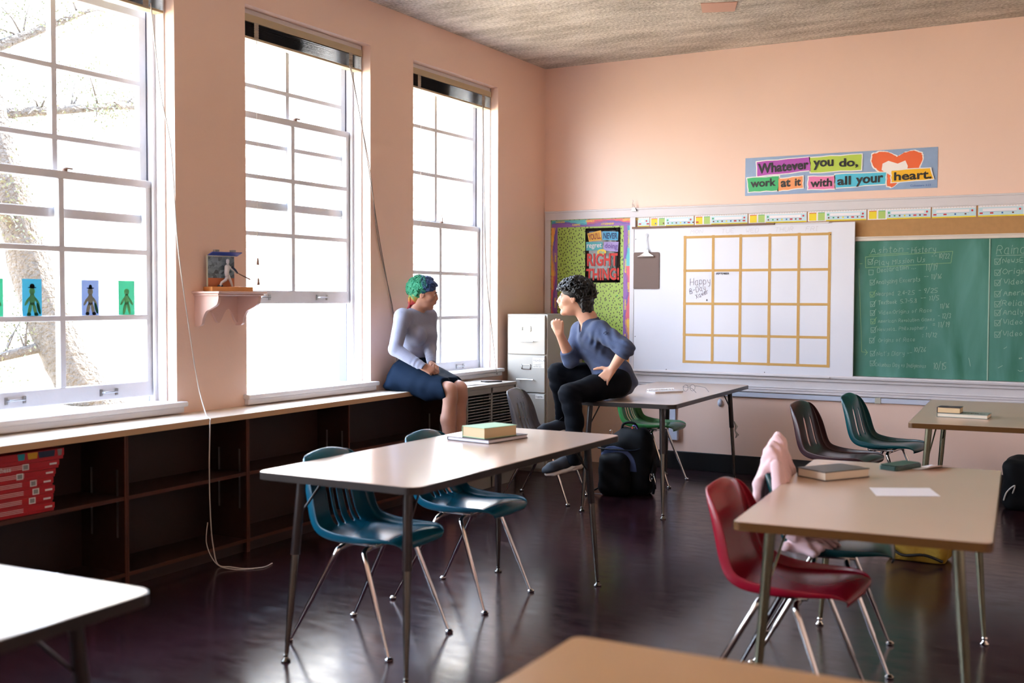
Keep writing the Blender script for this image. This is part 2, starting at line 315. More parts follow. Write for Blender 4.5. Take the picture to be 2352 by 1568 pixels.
for i, yy in ((2, -3.60), (3, -1.86)):
    cordobj([(-.05, yy, 2.93), (-.05, yy-.002, 1.64)], BL[i], .0016, 'tilt_cord')
    if i == 2:
        for z in (1.62, 1.50): MB().lathe([(.002, .02), (.005, .015), (.009, -.02), (.008, -.022)], (-.05, yy+(.004 if z < 1.6 else 0), z), 10).obj('cord_tassel', M['rust'], BL[i], smooth=True)
        cordobj([(-.05, yy+.004, 1.6), (-.05, yy+.006, 1.52)], BL[i], .0012, 'tilt_cord')
# ---------------- built-in counter and bookcases ----------------
def cx_(y): return .256+(-2.38-y)*.033 if y > -5.65 else .364
b = MB(); poly = [(.001, -1.945), (cx_(-1.945), -1.945), (.364, -5.65), (.364, RY+.02), (.001, RY+.02)]
b.prism(poly, .738, .767, m=1); b.prism([(x if x < .01 else x-.001, y) for x, y in poly], .766, .7685, m=0)
b.obj('countertop', [M['wood_top'], M['wood_edge']], bevel=.002, label='long pale countertop on the bookcases under the windows', cat='countertop')
ed = [-6.72, -5.81, -4.94, -4.07, -3.12, -1.95]
lab = ['dark open bookcase under the counter at the left edge, nearest the camera', 'dark open bookcase under the counter holding the stack of red game boxes', 'dark open bookcase under the counter with a cord hanging in front of it', 'dark open bookcase under the counter behind the near teal chairs', 'dark open bookcase under the counter below the seated woman']
for k in range(5):
    y0, y1 = ed[k]+.001, ed[k+1]-.001; xf0, xf1 = cx_(y0)-.02, cx_(y1)-.02
    if k == 4: xf0 = xf1 = .235
    t = thing('bookcase', lab[k], 'bookcase', group='built-in bookcases under the counter')
    for (a, c, xf, nm) in ((y0, y0+.011, xf0, 'side_panel'), (y1-.011, y1, xf1, 'side_panel')):
        b = MB(); b.box(.012, xf, a, c, .0, .737); b.box(xf, xf+.006, a, c, .0, .737, 1); b.obj(nm, [M['darkwood'], M['shelfwood']], t)
    def slab(z0, z1, nm, back=.02):
        b = MB(); b.prism([(back, y0+.011), (xf0-.004, y0+.011), (xf1-.004, y1-.011), (back, y1-.011)], z0, z1); b.prism([(xf0-.004, y0+.011), (xf0+.002, y0+.011), (xf1+.002, y1-.011), (xf1-.004, y1-.011)], z0, z1, m=1)
        b.obj(nm, [M['darkwood'], M['shelfwood']], t)
    slab(.425, .443, 'shelf'); slab(.055, .073, 'bottom_panel')
    b = MB(); b.prism([(xf0-.03, y0+.011), (xf0-.02, y0+.011), (xf1-.02, y1-.011), (xf1-.03, y1-.011)], 0, .055); b.obj('kick_board', M['darkwood'], t)
    MB().box(.006, .018, y0+.011, y1-.011, .0, .737).obj('back_panel', M['darkwood'], t)
    for y in (y0+.0115, y1-.0135):
        for x in (.095, (xf0 if y < y0+.1 else xf1)-.045):
            b = MB(); b.box(x-.006, x+.006, y, y+.002, .24, .57)
            b.obj('shelf_track', M['metal'], t)
# stack of red game boxes
M['redbox'] = mat('red printed cardboard', '#B8202A', .4); M['gameimg'] = mat('grey printed picture', '#8B8F90', .5); M['cyan'] = mat('cyan print', '#2BA7B8', .5); M['yel'] = mat('yellow print', '#D6A72B', .5); M['navy'] = mat('navy print', '#22304E', .5)
zb = .4435
dyr = [-5.345, -5.352, -5.343, -5.350, -5.338, -5.318, -5.292]
wh = ['lowest', 'second from the bottom', 'third from the bottom', 'fourth from the bottom', 'third from the top', 'second from the top', 'topmost']
for k in range(7):
    h = .038 if k < 6 else .048
    yR = dyr[k]; yL = yR-.40; xf = .315
    t = thing('game_box', ('red game box, %s of the stack on the shelf' % wh[k]) if k < 6 else 'dark red game box with coloured pictures, topmost of the stack on the shelf', 'game box', group='stack of red game boxes')
    MB().box(.06, xf, yL, yR, zb, zb+h*.45).obj('box_base', M['redbox'], t, bevel=.001)
    MB().box(.057, xf+.003, yL-.003, yR+.003, zb+h*.3, zb+h-.0008).obj('box_lid', M['redbox'], t, bevel=.0015)
    xx = xf+.0035; fn = lambda u, v: (xx, u, v); b = MB(); z0 = zb+h*.35
    if k < 6:
        if k == 5: text_mb(b, 'chess', .030, lambda u, v: (xx, yR-.245+u, z0+v), 0, .0005, 'RIGHT')
        yy = yR-[.13, .125, .115, .12, .20, .19][k]
        for q in range(3): b.add([fn(yR-.31+q*.004, z0+.003+q*.007), fn(yR-.16, z0+.003+q*.007), fn(yR-.16, z0+.005+q*.007), fn(yR-.31+q*.004, z0+.005+q*.007)], [(0, 1, 2, 3)], 0)
        b.add([fn(yR-.05, z0+.004), fn(yR-.012, z0+.004), fn(yR-.012, z0+.012), fn(yR-.05, z0+.012)], [(0, 1, 2, 3)], 0)
        xx += .0004
        if k in (1, 2, 3, 4, 5): b.add([fn(yy, z0-.004), fn(yy+.034, z0-.004), fn(yy+.034, z0+.023), fn(yy, z0+.023)], [(0, 1, 2, 3)], 0)
        xx += .0003
        if k in (1, 2, 3, 4, 5): b.add([fn(yy+.005, z0), fn(yy+.029, z0), fn(yy+.029, z0+.019), fn(yy+.005, z0+.019)], [(0, 1, 2, 3)], 1)
        b.obj('box_print', [M['paper'], M['gameimg']], t)
    else:
        for a, w, mi in ((-.235, .03, 0), (-.185, .045, 1), (-.13, .08, 2), (-.03, .018, 3)):
            b.add([fn(yR+a, z0), fn(yR+a+w, z0), fn(yR+a+w+.004, z0+.028), fn(yR+a-.004, z0+.028)], [(0, 1, 2, 3)], mi)
        b.obj('box_print', [M['cyan'], M['yel'], M['navy'], M['gameimg']], t)
    zb += h
# ---------------- heater cabinet ----------------
M['greige'] = mat('grey beige enamel', '#9B948A', .4, .1, var=.04); M['grille_dark'] = mat('dark heater interior', '#15110F', .8)
t = thing('heater_cabinet', 'grey metal heater cabinet with two louvred grilles beside the filing cabinet', 'heater')
b = MB(); x1 = .385; y0, y1 = -1.935, -1.20
b.box(.036, x1+.006, y0, y1, .742, .767); b.box(.036, x1, y0, y0+.02, 0, .742); b.box(.036, x1, y1-.02, y1, 0, .742)
for a, c in ((y0, y0+.035), (-1.578, -1.553), (y1-.03, y1)): b.box(x1-.02, x1, a, c, 0, .742)
b.box(x1-.02, x1, y0, y1, .70, .742); b.box(x1-.02, x1, y0, y1, 0, .14)
b.obj('casing', M['greige'], t, bevel=.003)
MB().box(.05, .34, y0+.02, y1-.02, .05, .73).obj('interior', M['grille_dark'], t)
for a, c in ((y0+.035, -1.578), (-1.553, y1-.03)):
    b = MB(); z = .155
    while z < .69:
        for q in range(3):
            l0 = a+(c-a)*q/3+.004; l1 = a+(c-a)*(q+1)/3-.004
            b.add([(x1-.03, l0, z), (x1-.03, l1, z), (x1-.002, l1, z+.012), (x1-.002, l0, z+.012)], [(0, 1, 2, 3)])
        z += .0215
    b.obj('louvre_grille', M['greige'], t, solid=.004)
for (x, y, r, lb) in ((.20, -1.80, .1, 'loose white sheet of paper on the heater cabinet, nearest the woman'), (.24, -1.62, -.25, 'white sheet of paper lying in the middle of the heater cabinet top')):
    b = MB(); P = [[(-.105+.21*i/4, -.14+.28*j/4, .0012+.003*math.sin(i+j*.8)**2) for j in range(5)] for i in range(5)]
    o = b.grid(P).obj('paper_sheet', M['paper'], smooth=True, label=lb, cat='paper', group='papers on the heater cabinet'); o.location = (x, y, .768); o.rotation_euler.z = r
b = MB(); b.prism(rrect(-.04, .04, -.075, .075, .01), 0, .008); o = b.obj('phone', M['black'], bevel=.002, label='dark phone lying on the heater cabinet under the window corner', cat='phone'); o.location = (.26, -1.36, .768); o.rotation_euler.z = -.5
# ---------------- filing cabinet ----------------
M['file'] = mat('grey beige filing cabinet enamel', '#A09B92', .42, .05, var=.03); M['label'] = mat('card label', '#D9D5CC', .7); M['ink'] = mat('dark marker ink', '#23242E', .7); M['greyink'] = mat('faint grey marker', '#B3B1BC', .7)
t = thing('filing_cabinet', 'tall grey four-drawer filing cabinet in the corner behind the man', 'filing cabinet', (0.05, -.75, 0))
w, dp, h = .372, .65, 1.277
b = MB(); b.box(0, w, .006, dp, 0, h); o = b.obj('cabinet_body', M['file'], t, bevel=.004)
b = MB(); b.lathe([(.011, 0), (.011, .008), (.007, .011)], (w-.03, .004, h-.016), 14, M=Matrix.Rotation(math.pi/2, 3, 'X')); b.obj('lock', M['chrome'], t, auto=.6)
for k in range(4):
    z0 = .03+k*.3075; z1 = z0+.300
    d = MB().box(.016, w-.016, -.014, .012, z0, z1).obj('drawer', M['file'], t, bevel=.004)
    zc = (z0+z1)/2
    b = MB(); b.tube([(w/2-.062, -.013, zc-.045), (w/2-.062, -.036, zc-.045)], .004, 8); b.tube([(w/2+.062, -.013, zc-.045), (w/2+.062, -.036, zc-.045)], .004, 8); b.tube([(w/2-.075, -.036, zc-.045), (w/2+.075, -.036, zc-.045)], .0055, 10); b.obj('handle', M['chrome'], d, auto=.6)
    b = MB(); y = -.0165
    for (a, c, e, f) in ((-.042, .042, .036, .041), (-.042, .042, .072, .077), (-.042, -.037, .036, .077), (.037, .042, .036, .077)): b.box(w/2+a, w/2+c, y-.003, y+.003, zc+e, zc+f)
    b.obj('label_holder', M['chrome'], d)
    if k == 2 or k == 1:
        b = MB(); b.box(w-.125, w-.02, -.0155, -.0138, z1-.065, z1-.018) if k == 2 else b.box(w-.10, w-.02, -.0155, -.0138, z1-.04, z1-.008)
        if k == 2:
            b.box(w-.125, w-.02, -.0155, -.0138, z1-.10, z1-.068)
            write(b, 'Handouts', w-.118, z1-.048, .018, .0022, lambda u, v: (u, -.0160, v), m=1)
            write(b, 'Transparencies', w-.12, z1-.078, .007, .0012, lambda u, v: (u, -.0160, v), m=1); write(b, 'and other papers', w-.12, z1-.093, .007, .0012, lambda u, v: (u, -.0160, v), m=1)
        else: write(b, 'Supplies', w-.095, z1-.030, .013, .0018, lambda u, v: (u, -.0160, v), m=1)
        b.obj('drawer_sticker', [M['label'], M['ink']], d)
# ---------------- wall shelf with figurine ----------------
M['shelfpaint'] = mat('pinkish cream paint', '#D9B7AB', .4)
t = thing('wall_shelf', 'small pink painted wall shelf with scalloped brackets between the left windows', 'wall shelf')
ya, yb = -4.19, -3.80
b = MB(); b.box(0, .205, ya, yb, 1.424, 1.436); b.box(0, .19, ya+.012, yb-.012, 1.412, 1.424); b.obj('shelf_board', M['shelfpaint'], t, bevel=.005, seg=3)
def curve2(P, n=6): return [(p.x, p.y) for p in bez([(x, y, 0) for x, y in P], n)]
prof = [(0, 1.412), (.178, 1.412)]+curve2([(.178, 1.40), (.165, 1.365), (.12, 1.34), (.085, 1.325), (.062, 1.29), (.052, 1.255), (.03, 1.243)], 5)+[(0, 1.243)]
for y in (ya+.025, yb-.045):
    b = MB(); b.prism(prof, y, y+.02, f=lambda x, z, yy: (x, yy, z)); b.obj('bracket', M['shelfpaint'], t, bevel=.002)
w0, w1 = ya+.045, yb-.045; P = []
for k in range(41):
    u = k/40; P.append((w0+(w1-w0)*u, 1.258+.080*(.5-.5*math.cos(u*2*math.pi*2))**.8))
b = MB(); b.prism([(w0, 1.412)]+P+[(w1, 1.412)], .0, .016, f=lambda y, z, x: (x, y, z)); b.obj('scalloped_back_board', M['shelfpaint'], t)
M['honey'] = mat('honey coloured wood block', '#C98A4E', .4, var=.1, vscale=20)
t = thing('baseball_figurine', 'small batter figurine with photo backdrop on a wooden block, on the wall shelf', 'figurine', (.10, -4.0, 1.4365), -.35)
MB().box(-.055, .055, -.13, .12, 0, .026).obj('wooden_base', M['honey'], t, bevel=.003)
m = mat('stadium photo print', '#2D4A5A', .3); n = m.node_tree.nodes; l = m.node_tree.links
tcx = n.new('ShaderNodeTexCoord'); v = n.new('ShaderNodeTexVoronoi'); v.inputs['Scale'].default_value = 60; r = n.new('ShaderNodeValToRGB'); l.new(tcx.outputs['Object'], v.inputs['Vector']); l.new(v.outputs['Color'], r.inputs[0]); l.new(r.outputs[0], n['Principled BSDF'].inputs['Base Color'])
r.color_ramp.elements[0].color = hx('#1D3440'); r.color_ramp.elements[1].color = hx('#7F98A6'); r.color_ramp.elements[1].position = .9
M['dirt'] = mat('orange print', '#B9683F', .4); M['bluep'] = mat('blue plastic', '#2240A0', .3); M['uniform'] = mat('off white figurine paint', '#CFCFD4', .5); M['clear'] = mat('frosted card edge', '#C6CEBE', .3)
b = MB(); b.box(-.03, -.027, -.115, .045, .026, .075, 1); b.box(-.03, -.027, -.115, .045, .075, .195, 0); b.box(-.032, -.024, -.121, -.115, .026, .20, 2); b.box(-.032, -.024, -.12, .05, .195, .2, 2)
b.obj('photo_backdrop', [m, M['dirt'], M['clear']], t)
b = MB(); b.prism([(-.03, .198), (.03, .215), (.03, .219), (-.03, .203)], -.115, .065, f=lambda x, z, y: (x, y, z)); b.obj('roof_strip', M['bluep'], t)
for y in (-.07, .03): MB().box(-.03, .0, y-.012, y+.012, .222, .232).obj('roof_light', M['gameimg'], t)
b = MB()
b.tube([(.0, -.055, .027), (.0, -.045, .05), (.0, -.02, .065), (0, -.012, .085)], [.006, .007, .009, .011], 8); b.tube([(.0, .02, .027), (.0, .008, .06), (0, -.008, .09)], [.006, .008, .011], 8)
b.tube([(0, -.012, .085), (0, -.015, .105), (0, -.01, .14), (0, -.008, .15)], [.012, .013, .016, .008], 10); b.tube([(0, -.008, .15), (.0, -.008, .162), (0, -.008, .176), (0, -.008, .182)], [.005, .009, .009, .004], 10)
b.tube([(.004, -.012, .145), (.01, .015, .125), (.012, .04, .105)], [.007, .006, .005], 8)
b.obj('batter', M['uniform'], t, smooth=True)
b = MB(); b.tube([(.01, .01, .137), (.014, .03, .12), (.013, .045, .103)], [.008, .007, .005], 8); b.tube([(.0, -.068, .03), (.0, -.04, .03)], .006, 8); b.obj('dark_sleeve', M['navy'], t, smooth=True)
MB().tube([(.012, .045, .104), (.02, .075, .088), (.03, .115, .068)], [.002, .0035, .0045], 8).obj('bat', M['rust'], t, smooth=True)
# ---------------- drawings taped to the near window ----------------
def transm(name, col):
    m = bpy.data.materials.new(name); m.use_nodes = True; n = m.node_tree.nodes; l = m.node_tree.links; b = n['Principled BSDF']; b.inputs['Base Color'].default_value = hx(col); b.inputs['Roughness'].default_value = .8
    tr = n.new('ShaderNodeBsdfTranslucent'); tr.inputs[0].default_value = hx(col); mx = n.new('ShaderNodeMixShader'); mx.inputs[0].default_value = .5; l.new(b.outputs[0], mx.inputs[1]); l.new(tr.outputs[0], mx.inputs[2]); l.new(mx.outputs[0], n['Material Output'].inputs[0]); return m
PM = {k: transm('translucent '+k+' paper', c) for k, c in dict(blue='#5C9CAC', slate='#8C98B0', green='#62AC94', lime='#7CC48E', beige='#B4B69E', black='#0F1614', dgreen='#1D6A4A').items()}
dr = [(-5.285, 'blue', 'lime', 'green painted paper figure, cut off by the left picture edge, on the window'), (-5.072, 'blue', 'lime', 'blue paper drawing of a green figure with a black hat taped to the window'), (-4.724, 'slate', 'beige', 'grey blue paper drawing of a pale figure with a hat taped to the window'), (-4.487, 'green', 'lime', 'green paper drawing of a green figure taped near the window frame')]
for k, (y, c1, c2, lb) in enumerate(dr):
    if k == 0: c1 = 'green'
    t = thing('window_drawing', lb, 'drawing', (-.1725, y, 1.305), group='drawings taped to the near window')
    MB().box(-.0004, .0004, -.055, .055, 0, .185).obj('paper', PM[c1], t)
    b = MB(); f = lambda yy, z, x: (x, yy, z); x0, x1 = .0006, .0012
    def blob(cy, cz, ry, rz, m=0, a=0):
        b.prism([(cy+ry*math.cos(q)*math.cos(a)-rz*math.sin(q)*math.sin(a), cz+ry*math.cos(q)*math.sin(a)+rz*math.sin(q)*math.cos(a)) for q in [i*math.pi/8 for i in range(16)]], x0, x1, f=f, m=m)
    blob(0, .125, .017, .018); blob(0, .085, .017, .03); blob(-.028, .075, .007, .026, 0, -.6); blob(.028, .075, .007, .026, 0, .6); blob(-.014, .038, .010, .034, 0, -.25); blob(.014, .038, .010, .034, 0, .25)
    if k in (1, 2): x0, x1 = .0014, .002; blob(0, .150, .014 if k == 1 else .010, .012, 1); blob(0, .143, .024, .004, 1); blob(-.02, .012, .012, .009, 1 if k == 2 else 2); blob(.022, .012, .012, .009, 1 if k == 2 else 2); blob(.036, .04, .009, .03, 2, .3)
    b.obj('painted_figure', [PM[c2], PM['black'], PM['dgreen']], t)
# ---------------- wall trim and boards on the back wall ----------------
TX = 6.6
M['cream'] = mat('cream painted wood trim', '#D6CCC0', .4, var=.05, vscale=6, bump=(30, .3, .003)); M['trimwhite'] = mat('white painted trim', '#D2CFD3', .4, var=.05, vscale=6, bump=(30, .3, .003))
b = MB(); b.box(.012, TX, -.022, -.001, 2.085, 2.160); b.box(.012, TX, -.030, -.001, 2.148, 2.162); b.box(.83, TX, -.026, -.001, 2.083, 2.093); b.obj('trim_1', M['trimwhite'], kind='structure', bevel=.003)
b = MB(); b.box(.012, .068, -.022, -.001, .66, 2.085); b.obj('trim_2', M['trimwhite'], kind='structure', bevel=.003)
b = MB(); b.box(.818, .868, -.024, -.001, .80, 2.085); b.obj('trim_3', M['trimwhite'], kind='structure', bevel=.003)
b = MB(); b.box(2.6, TX, -.024, -.001, 1.845, 1.875); b.box(2.6, TX, -.03, -.001, 1.868, 1.878); b.obj('trim_4', M['cream'], kind='structure', bevel=.003)
b = MB(); b.box(.818, TX, -.016, -.001, .665, .80); prof = [(.0, .795), (-.055, .795), (-.058, .812), (-.05, .822), (0, .822)]
b.prism([(y, z) for y, z in prof], .87, TX, f=lambda y, z, x: (x, y, z)); b.box(.87, TX, -.035, -.001, .770, .795); b.box(.87, TX, -.024, -.001, .705, .716); b.box(.87, TX, -.026, -.001, .690, .698); b.box(.87, TX, -.030, -.001, .668, .682)
b.obj('trim_5', M['trimwhite'], kind='structure', bevel=.003)
M['race'] = mat('pale blue white metal raceway', '#C3CBDD', .3, .0); M['boxbeige'] = mat('beige coupler plastic', '#B5B4A6', .4)
b = MB(); b.box(.85, TX, -.022, -.001, .624, .662); b.obj('cable_raceway', M['race'], bevel=.003, label='long pale metal cable raceway along the back wall under the chalk tray', cat='raceway')
tt = bpy.data.objects['cable_raceway']; MB().box(2.83, 2.875, -.025, -.001, .620, .666).obj('coupler', M['boxbeige'], tt, bevel=.003); MB().box(5.1, 5.14, -.025, -.001, .620, .666).obj('coupler', M['boxbeige'], tt, bevel=.003)
t = thing('outlet_box', 'white vertical raceway with a network outlet box on the pink wall behind the far table', 'outlet')
MB().box(1.165, 1.235, -.02, -.001, .40, .623).obj('raceway', M['race'], t, bevel=.003); MB().box(1.15, 1.262, -.045, -.001, .24, .40).obj('box', M['race'], t, bevel=.006)
b = MB(); b.box(1.175, 1.20, -.047, -.044, .345, .372); b.box(1.21, 1.235, -.047, -.044, .345, .372); b.obj('socket', M['navy'], t)
b = MB(); b.lathe([(.0, .02), (.012, .018), (.02, .008), (.021, 0)][::-1], (0, 0, 0), 20, M=Matrix.Rotation(math.pi/2, 3, 'X')); b.v = [(x, y, z*1.55) for x, y, z in b.v]
o = b.obj('adhesive_hook', M['race'], auto=.7, label='small white oval plastic hook stuck to the pink wall above the baseboard', cat='hook'); o.location = (1.612, 0, .565)
# cork strip
M['cork'] = mat('brown cork strip', '#B08657', .85, var=.12, vscale=30)
MB().box(.88, TX, -.010, -.001, 1.876, 2.084).obj('cork_strip', M['cork'], label='long brown cork strip above the chalkboards', cat='cork board')
# number line cards
M['lblue'] = mat('light blue print', '#BFDDE6', .5); M['lime'] = mat('lime print', '#A9C86A', .5); M['yellow'] = mat('bright yellow print', '#E8D21E', .5); M['red'] = mat('red print', '#C8303A', .5); M['brownp'] = mat('brown print', '#6A3B2E', .5); M['green'] = mat('green print', '#3FA06A', .5); M['bluepr'] = mat('blue print', '#2E62A8', .5)
def namecard(lb, x, full, dz=0, L=.305):
    t = thing('name_plate_card', lb, 'name card', (x, -.012, 2.004+dz), group='name plate cards taped along the cork strip')
    MB().box(0, L-.004, -.0012, 0, 0, .082).obj('card', M['paper'], t)
    b = MB()
    def q(x0, x1, z0, z1, m, y=-.0016): b.add([(x0, y, z0), (x1, y, z0), (x1, y, z1), (x0, y, z1)], [(0, 1, 2, 3)], m)
    o = 0
    if full: q(.01, .066, .006, .062, 1); q(.01, .066, .062, .067, 3); q(.078, .13, .006, .062, 2); q(.078, .13, .062, .067, 6); o = .14
    q(o, L-.006, .0, .009, 1); q(o+.002, L-.008, .009, .066, 0); q(o+.03, L-.05, .036, .058, 7, -.0019); q(o+.03, L-.05, .034, .0355, 5, -.0021)
    for k, (mi) in enumerate((4, 6, 4, 1, 5, 3, 4, 3) if full else (3, 3, 5, 4)):
        xx = o+.02+k*(.036 if full else .07); s = .006 if mi != 3 else .011; q(xx-s, xx+s, .019, .03, mi, -.0021)
    b.prism([(L-.03+.008*math.cos(a*.785), .048+.008*math.sin(a*.785)) for a in range(8)], -.0021, -.0018, f=lambda x, z, y: (x, y, z), m=3)
    if full: b.prism([(o+.015+.008*math.cos(a*.785), .048+.008*math.sin(a*.785)) for a in range(8)], -.0021, -.0018, f=lambda x, z, y: (x, y, z), m=6)
    # scalloped top edge decoration
    for k in range(int(L/.02)): q(k*.02+.003, k*.02+.013, .071, .077, 8, -.0017)
    b.obj('card_print', [M['lblue'], M['yellow'], M['lime'], M['red'], M['brownp'], M['bluepr'], M['green'], M['paper'], M['label']], t)
nm = ['leftmost', 'second from the left', 'third from the left', 'fourth from the left', 'fifth from the left']
for k, (x, Lc) in enumerate([(.995, .385), (1.385, .445), (1.835, .465), (2.305, .445), (2.755, .455)]): namecard('long name plate card with yellow and green squares, %s of the five' % nm[k], x, True, .001*(k % 2), Lc)
namecard('short end of a name plate card beside the brown frame corner', .885, False, 0, .108)
nm = ['first', 'second', 'third', 'fourth', 'fifth']
for k, x in enumerate([3.215, 3.53, 3.83, 4.14, 4.45]): namecard('name plate card without squares, %s of those at the right end of the strip' % nm[k], x, False, -.002)
# whiteboard sheet
M['wb'] = mat('glossy whiteboard', '#D9DCE6', .22, spec=.5, var=.015, vscale=2); M['gold'] = mat('tan masking tape', '#C49A55', .55, var=.08, vscale=20)
t = thing('whiteboard', 'large whiteboard with a tan tape calendar grid leaning over the chalkboard', 'whiteboard')
MB().box(.87, 2.672, -.052, -.034, .80, 1.992).obj('board_panel', M['wb'], t, bevel=.003)
b = MB(); y = -.0535
xs = [1.318, 1.558, 1.785, 2.020, 2.250, 2.485]; zs = [1.905, 1.634, 1.366, 1.112, .893]
for x in xs: b.box(x-.011, x+.011, y, -.052, .882, 1.918)
for z in zs: b.box(1.306, 2.496, y-.0006, -.0525, z-.010, z+.010)
b.obj('tape_grid', M['gold'], t)
b = MB(); b.box(.855, 2.06, -.07, -.050, 1.986, 2.002); b.obj('top_rail', M['rust'], t, bevel=.003)
for bx in ((2.06, 2.48, -.062, -.052, 1.986, 1.996), (.868, 2.50, -.064, -.052, .800, .812), (.862, .870, -.056, -.033, .80, 1.984)): MB().box(*bx).obj('board_frame', M['trimwhite'], t, bevel=.002)
b = MB(); fn = lambda u, v: (u, -.0545, v)
for s, x in (('MON', 1.365), ('TUE', 1.625), ('WED', 1.825), ('THUR', 2.06), ('FRI', 2.30)): write(b, s, x, 1.932, .033, .0018, fn, m=1, seed=len(s)+ord(s[0]), sx=1.25)
write(b, 'SEPTEMBER', 1.585, 1.602, .013, .003, fn)
write(b, 'Happy', 1.365, 1.515, .055, .0026, fn, .06, m=2, seed=3, sx=.8); write(b, 'B-Day', 1.365, 1.445, .042, .0026, fn, .25, m=2, seed=4, sx=.8); write(b, 'Xavier', 1.42, 1.405, .036, .0026, fn, .42, m=2, seed=9, sx=.8); write(b, 'B', 1.505, 1.39, .012, .003, fn)
b.obj('marker_writing', [M['ink'], M['greyink'], mat('purple marker ink', '#4A3452', .7)], t)
b = MB()
for x, z in ((.885, 1.90), (.885, 1.09), (1.165, .823), (1.99, .828), (2.49, 1.9)): b.lathe([(.004, 0), (.003, .002)], (x, -.054, z), 8, M=Matrix.Rotation(math.pi/2, 3, 'X'))
b.obj('screw', M['black'], t)
# clipboard hanging on the whiteboard
M['clip'] = mat('brown hardboard', '#6B564F', .6, var=.06, vscale=8)
t = thing('clipboard', 'brown clipboard hanging from a metal hook on the whiteboard left side', 'clipboard', (.985, -.056, 1.485))
b = MB(); b.prism(rrect(-.116, .112, 0, .305, .012), -.004, 0, f=lambda x, z, y: (x, y, z)); b.obj('board', M['clip'], t)
b = MB(); b.prism([(-.075, .27), (.07, .27), (.045, .285), (.022, .30), (.018, .325), (-.018, .325), (-.022, .30), (-.045, .285)], -.016, -.006, f=lambda x, z, y: (x, y, z)); b.lathe([(.007, -.075), (.007, .07)], (0, -.014, .268), 8, M=Matrix.Rotation(math.pi/2, 3, 'Y')); b.obj('spring_clip', M['chrome'], t, bevel=.003)
b = MB(); b.tube(bez([(-.003, -.012, .315), (.004, -.010, .36), (-.004, -.008, .40), (0, -.006, .435)]), .0025, 6); b.tube([(.007*math.cos(a*.52), -.006, .445+.014*math.sin(a*.52)) for a in range(13)], .002, 6); b.obj('hanging_hook', M['chrome'], t, smooth=True)
# bulldog clip hook on the trim
t = thing('binder_clip', 'small metal clip hanging on the white trim above the whiteboard corner', 'clip', (.858, -.034, 2.135))
b = MB(); b.prism([(-.022, 0), (.022, 0), (.012, .03), (-.012, .03)], -.006, .006, f=lambda x, z, y: (x, y, z)); b.tube([(-.012, 0, .03), (-.016, 0, .055), (-.004, 0, .062), (.002, 0, .04), (0, 0, .03)], .0018, 6); b.tube(bez([(.0, 0, .045), (-.016, 0, .06), (-.006, 0, .085), (-.014, 0, .095)]), .0018, 6); b.obj('clip_body', M['metal'], t, auto=.6)
# chalkboards
m = mat('green chalkboard', '#2E6B5B', .55, spec=.3); M['chalkb'] = m; n = m.node_tree.nodes; l = m.node_tree.links; bb = n['Principled BSDF']
tcx = n.new('ShaderNodeTexCoord'); mp = n.new('ShaderNodeMapping'); mp.inputs['Scale'].default_value = (3.5, 1, .8); a = n.new('ShaderNodeTexNoise'); a.inputs['Scale'].default_value = 1.6; a.inputs['Detail'].default_value = 7; a.inputs['Distortion'].default_value = .6
l.new(tcx.outputs['Object'], mp.inputs[0]); l.new(mp.outputs[0], a.inputs['Vector']); r = n.new('ShaderNodeValToRGB'); l.new(a.outputs['Fac'], r.inputs[0]); l.new(r.outputs[0], bb.inputs['Base Color'])
r.color_ramp.elements[0].color = hx('#28664F'); r.color_ramp.elements[0].position = .3; r.color_ramp.elements[1].color = hx('#5A9288'); r.color_ramp.elements[1].position = .72
M['chalk'] = mat('white chalk', '#9DBBAA', .9); M['ychalk'] = mat('yellow green chalk', '#93B884', .9)
def cb(X, Y):
    u = (X-60)/1430; top = 70-35*u; bot = 1465+35*u; return (2.675+.935*u, 1.842-(Y-top)/(bot-top)*1.017)
t = thing('chalkboard', 'green chalkboard with a chalk checklist headed Ashton - History', 'chalkboard')
MB().box(2.60, 3.612, -.014, -.002, .824, 1.844).obj('slate', M['chalkb'], t)
b = MB(); fn = lambda u, v: (u, -.0148, v); W = .0030
def L(s, X, Y, hgt, ang=.06, m=0, X1=None, w=None, seed=1):
    w = w or W; b_ = MB(); x, z = cb(X, Y); n_ = strokes(s, hgt*.00073)[1]; sx = ((cb(X1, Y)[0]-x)/n_) if X1 else 1
    write(b_, s, x, z, hgt*.00073, w, fn, ang, m=m, sx=sx, seed=seed, jit=.35); b_.obj('chalk_line', [M['chalk'], M['ychalk']], t)
L('Ashton', 222, 190, 62, .03, 0, 600); L('-', 622, 165, 50, 0, 0, 655); L('History', 672, 185, 58, .03, 0, 945)
for P in ([(205, 208), (640, 182)], [(165, 228), (170, 340), (1095, 285), (1112, 165), (165, 228)], [(100, 298), (132, 298)], [(95, 350), (140, 1215), (200, 1222)], [(175, 1190), (205, 1222), (178, 1250)]): ribbon(b, [cb(*p) for p in P], W, fn, 1)
def box(X, Y, s=55, chk=True, m=0):
    b = MB()
    ribbon(b, [cb(*p) for p in ((X, Y-s), (X+3, Y), (X+s-3, Y-4), (X+s, Y-s), (X, Y-s))], W, fn, m)
    if chk: ribbon(b, [cb(*p) for p in ((X+12, Y-s*.6), (X+s*.45, Y-10), (X+s*1.25, Y-s*1.35))], W, fn, m)
    b.obj('checkbox', [M['chalk'], M['ychalk']], t)
